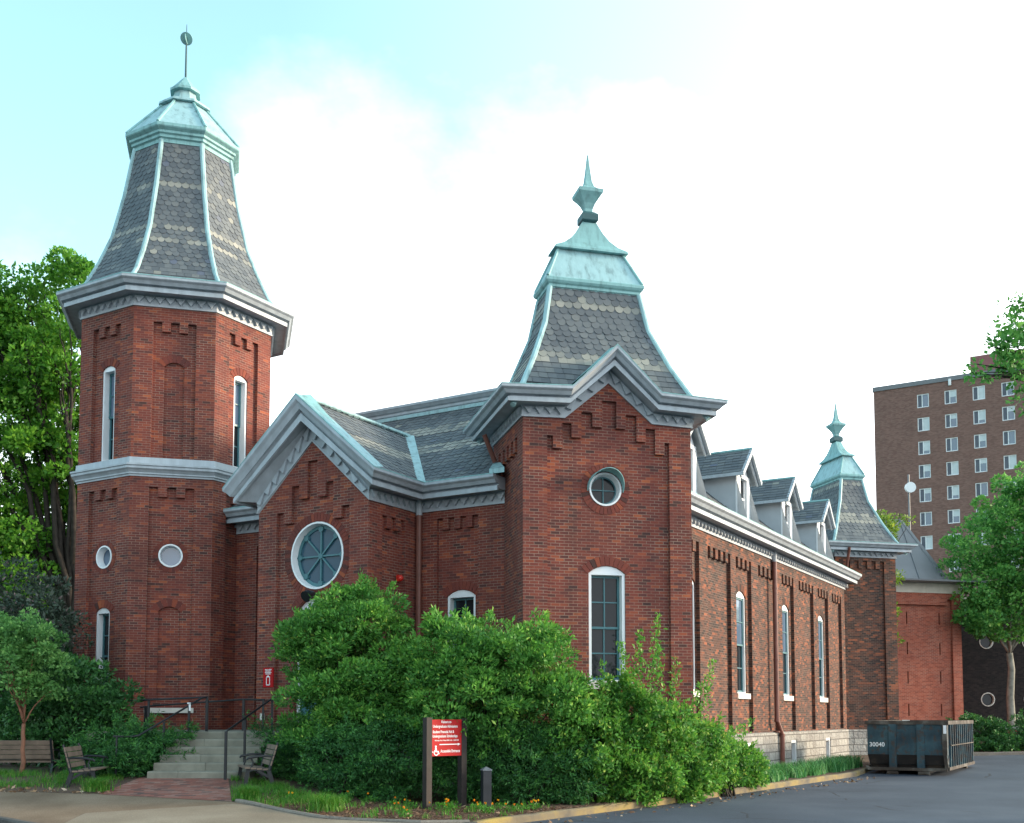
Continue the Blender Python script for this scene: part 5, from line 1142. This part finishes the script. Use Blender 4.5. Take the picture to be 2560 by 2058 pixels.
pos = clump_scatter(BED, 750, 60, .07); P, _ = blades(pos, .15, .022, .6, 2); stuff('low_weeds', 'low green sprigs scattered through the mulch', 'weeds', P, RNG.uniform(.2, .9, len(P)), 'grass')
IR = [(4.4, 25.9), (5.2, 26.6), (8.6, 31.4), (10.4, 34.0), (12.0, 36.8), (11.3, 37.4), (8.7, 33.6), (6.6, 30.2), (4.9, 27.6)]
pos = clump_scatter(IR, 4200, 120, .16); P, _ = blades(pos, .50, .034, .75, 4); stuff('strap_leaf_border', 'border of arching strap-leaved plants along the stone base', 'ground cover', P, np.tile(RNG.uniform(.1, .9, len(pos)), 4), 'iris')
LIT = [(-13, 23.6), (-10.6, 22.45), (-8.2, 22.1), (-8.0, 22.5), (-10.4, 22.9), (-13, 24.4)]
KL = [(.25, 20.1), (3.6, 23.85), (10.8, 33.1), (11.2, 32.9), (4.2, 23.6), (.7, 20.0)]
p1, p2, p3 = scatter(LIT, 150, .012), scatter(BED, 120, .02), scatter(KL, 130); p3[:, 2] = [hroad(q[1]) + .006 for q in p3]; pos = np.concatenate([p1, p2, p3]); ax = RNG.normal(size=(len(pos), 3)); ax[:, 2] = np.abs(ax[:, 2]) * .25
stuff('leaf_litter', 'dry fallen leaves along the bed edges and kerb', 'fallen leaves', leaf_quads(pos, ax, .10, .055, .35), RNG.uniform(0, 1, len(pos)), 'litter')
# marigolds, each plant on its own
spots = [(-4.35, 21.6), (-2.9, 22.1), (-2.35, 21.75), (-2.05, 21.6), (-2.1, 20.75), (-1.95, 19.95), (-1.45, 21.55), (-1.25, 21.2), (-1.2, 21.7), (-.75, 21.1), (-.65, 21.35), (-.45, 20.75), (-.2, 21.5), (.1, 21.2), (.3, 21.35), (.45, 21.6), (-3.4, 22.2), (2.6, 23.6)]
where = ['near the large grass tuft', 'at the foot of the yew', 'left of the sign posts', 'beside the left sign post', 'in the mulch short of the sign', 'at the front edge of the bed', 'just behind the sign posts', 'between the two sign posts', 'behind the right sign post', 'between sign and bollard', 'close left of the bollard', 'right in front of the bollard', 'close right of the bollard', 'a step right of the bollard', 'under the lighter yew', 'far right of the bollard group', 'half hidden by the dark yew', 'alone below the upright bush']
for i, ((x, y), wh) in enumerate(zip(spots, where)):
    k = RNG.integers(1, 4); t = thing('marigold_plant', ('orange' if i % 3 else 'yellow') + ' marigold plant ' + wh, 'flower', (x, y, zb(x, y)), RNG.uniform(0, 6), 'marigolds in the mulch bed')
    n = 90; q = np.zeros((n, 3)); q[:, :2] = RNG.normal(0, .07, (n, 2)); q[:, 2] = RNG.uniform(.0, .13, n); ax = RNG.normal(size=(n, 3)) * .7; ax[:, 2] += .5; quads('foliage', leaf_quads(q, ax, .075, .024), 'grass', RNG.uniform(.1, .6, n), t)
    for j in range(k):
        m_ = 34; c_ = np.array([RNG.normal(0, .08), RNG.normal(0, .08), RNG.uniform(.14, .22)]); d = unit(RNG.normal(size=(m_, 3)) * np.array([[1, 1, .7]])); quads('flower_head', leaf_quads(np.tile(c_, (m_, 1)), d, .024, .02, .1), 'petal', RNG.uniform(0, 1, m_) * .6 + (.0 if i % 3 else .4), t)
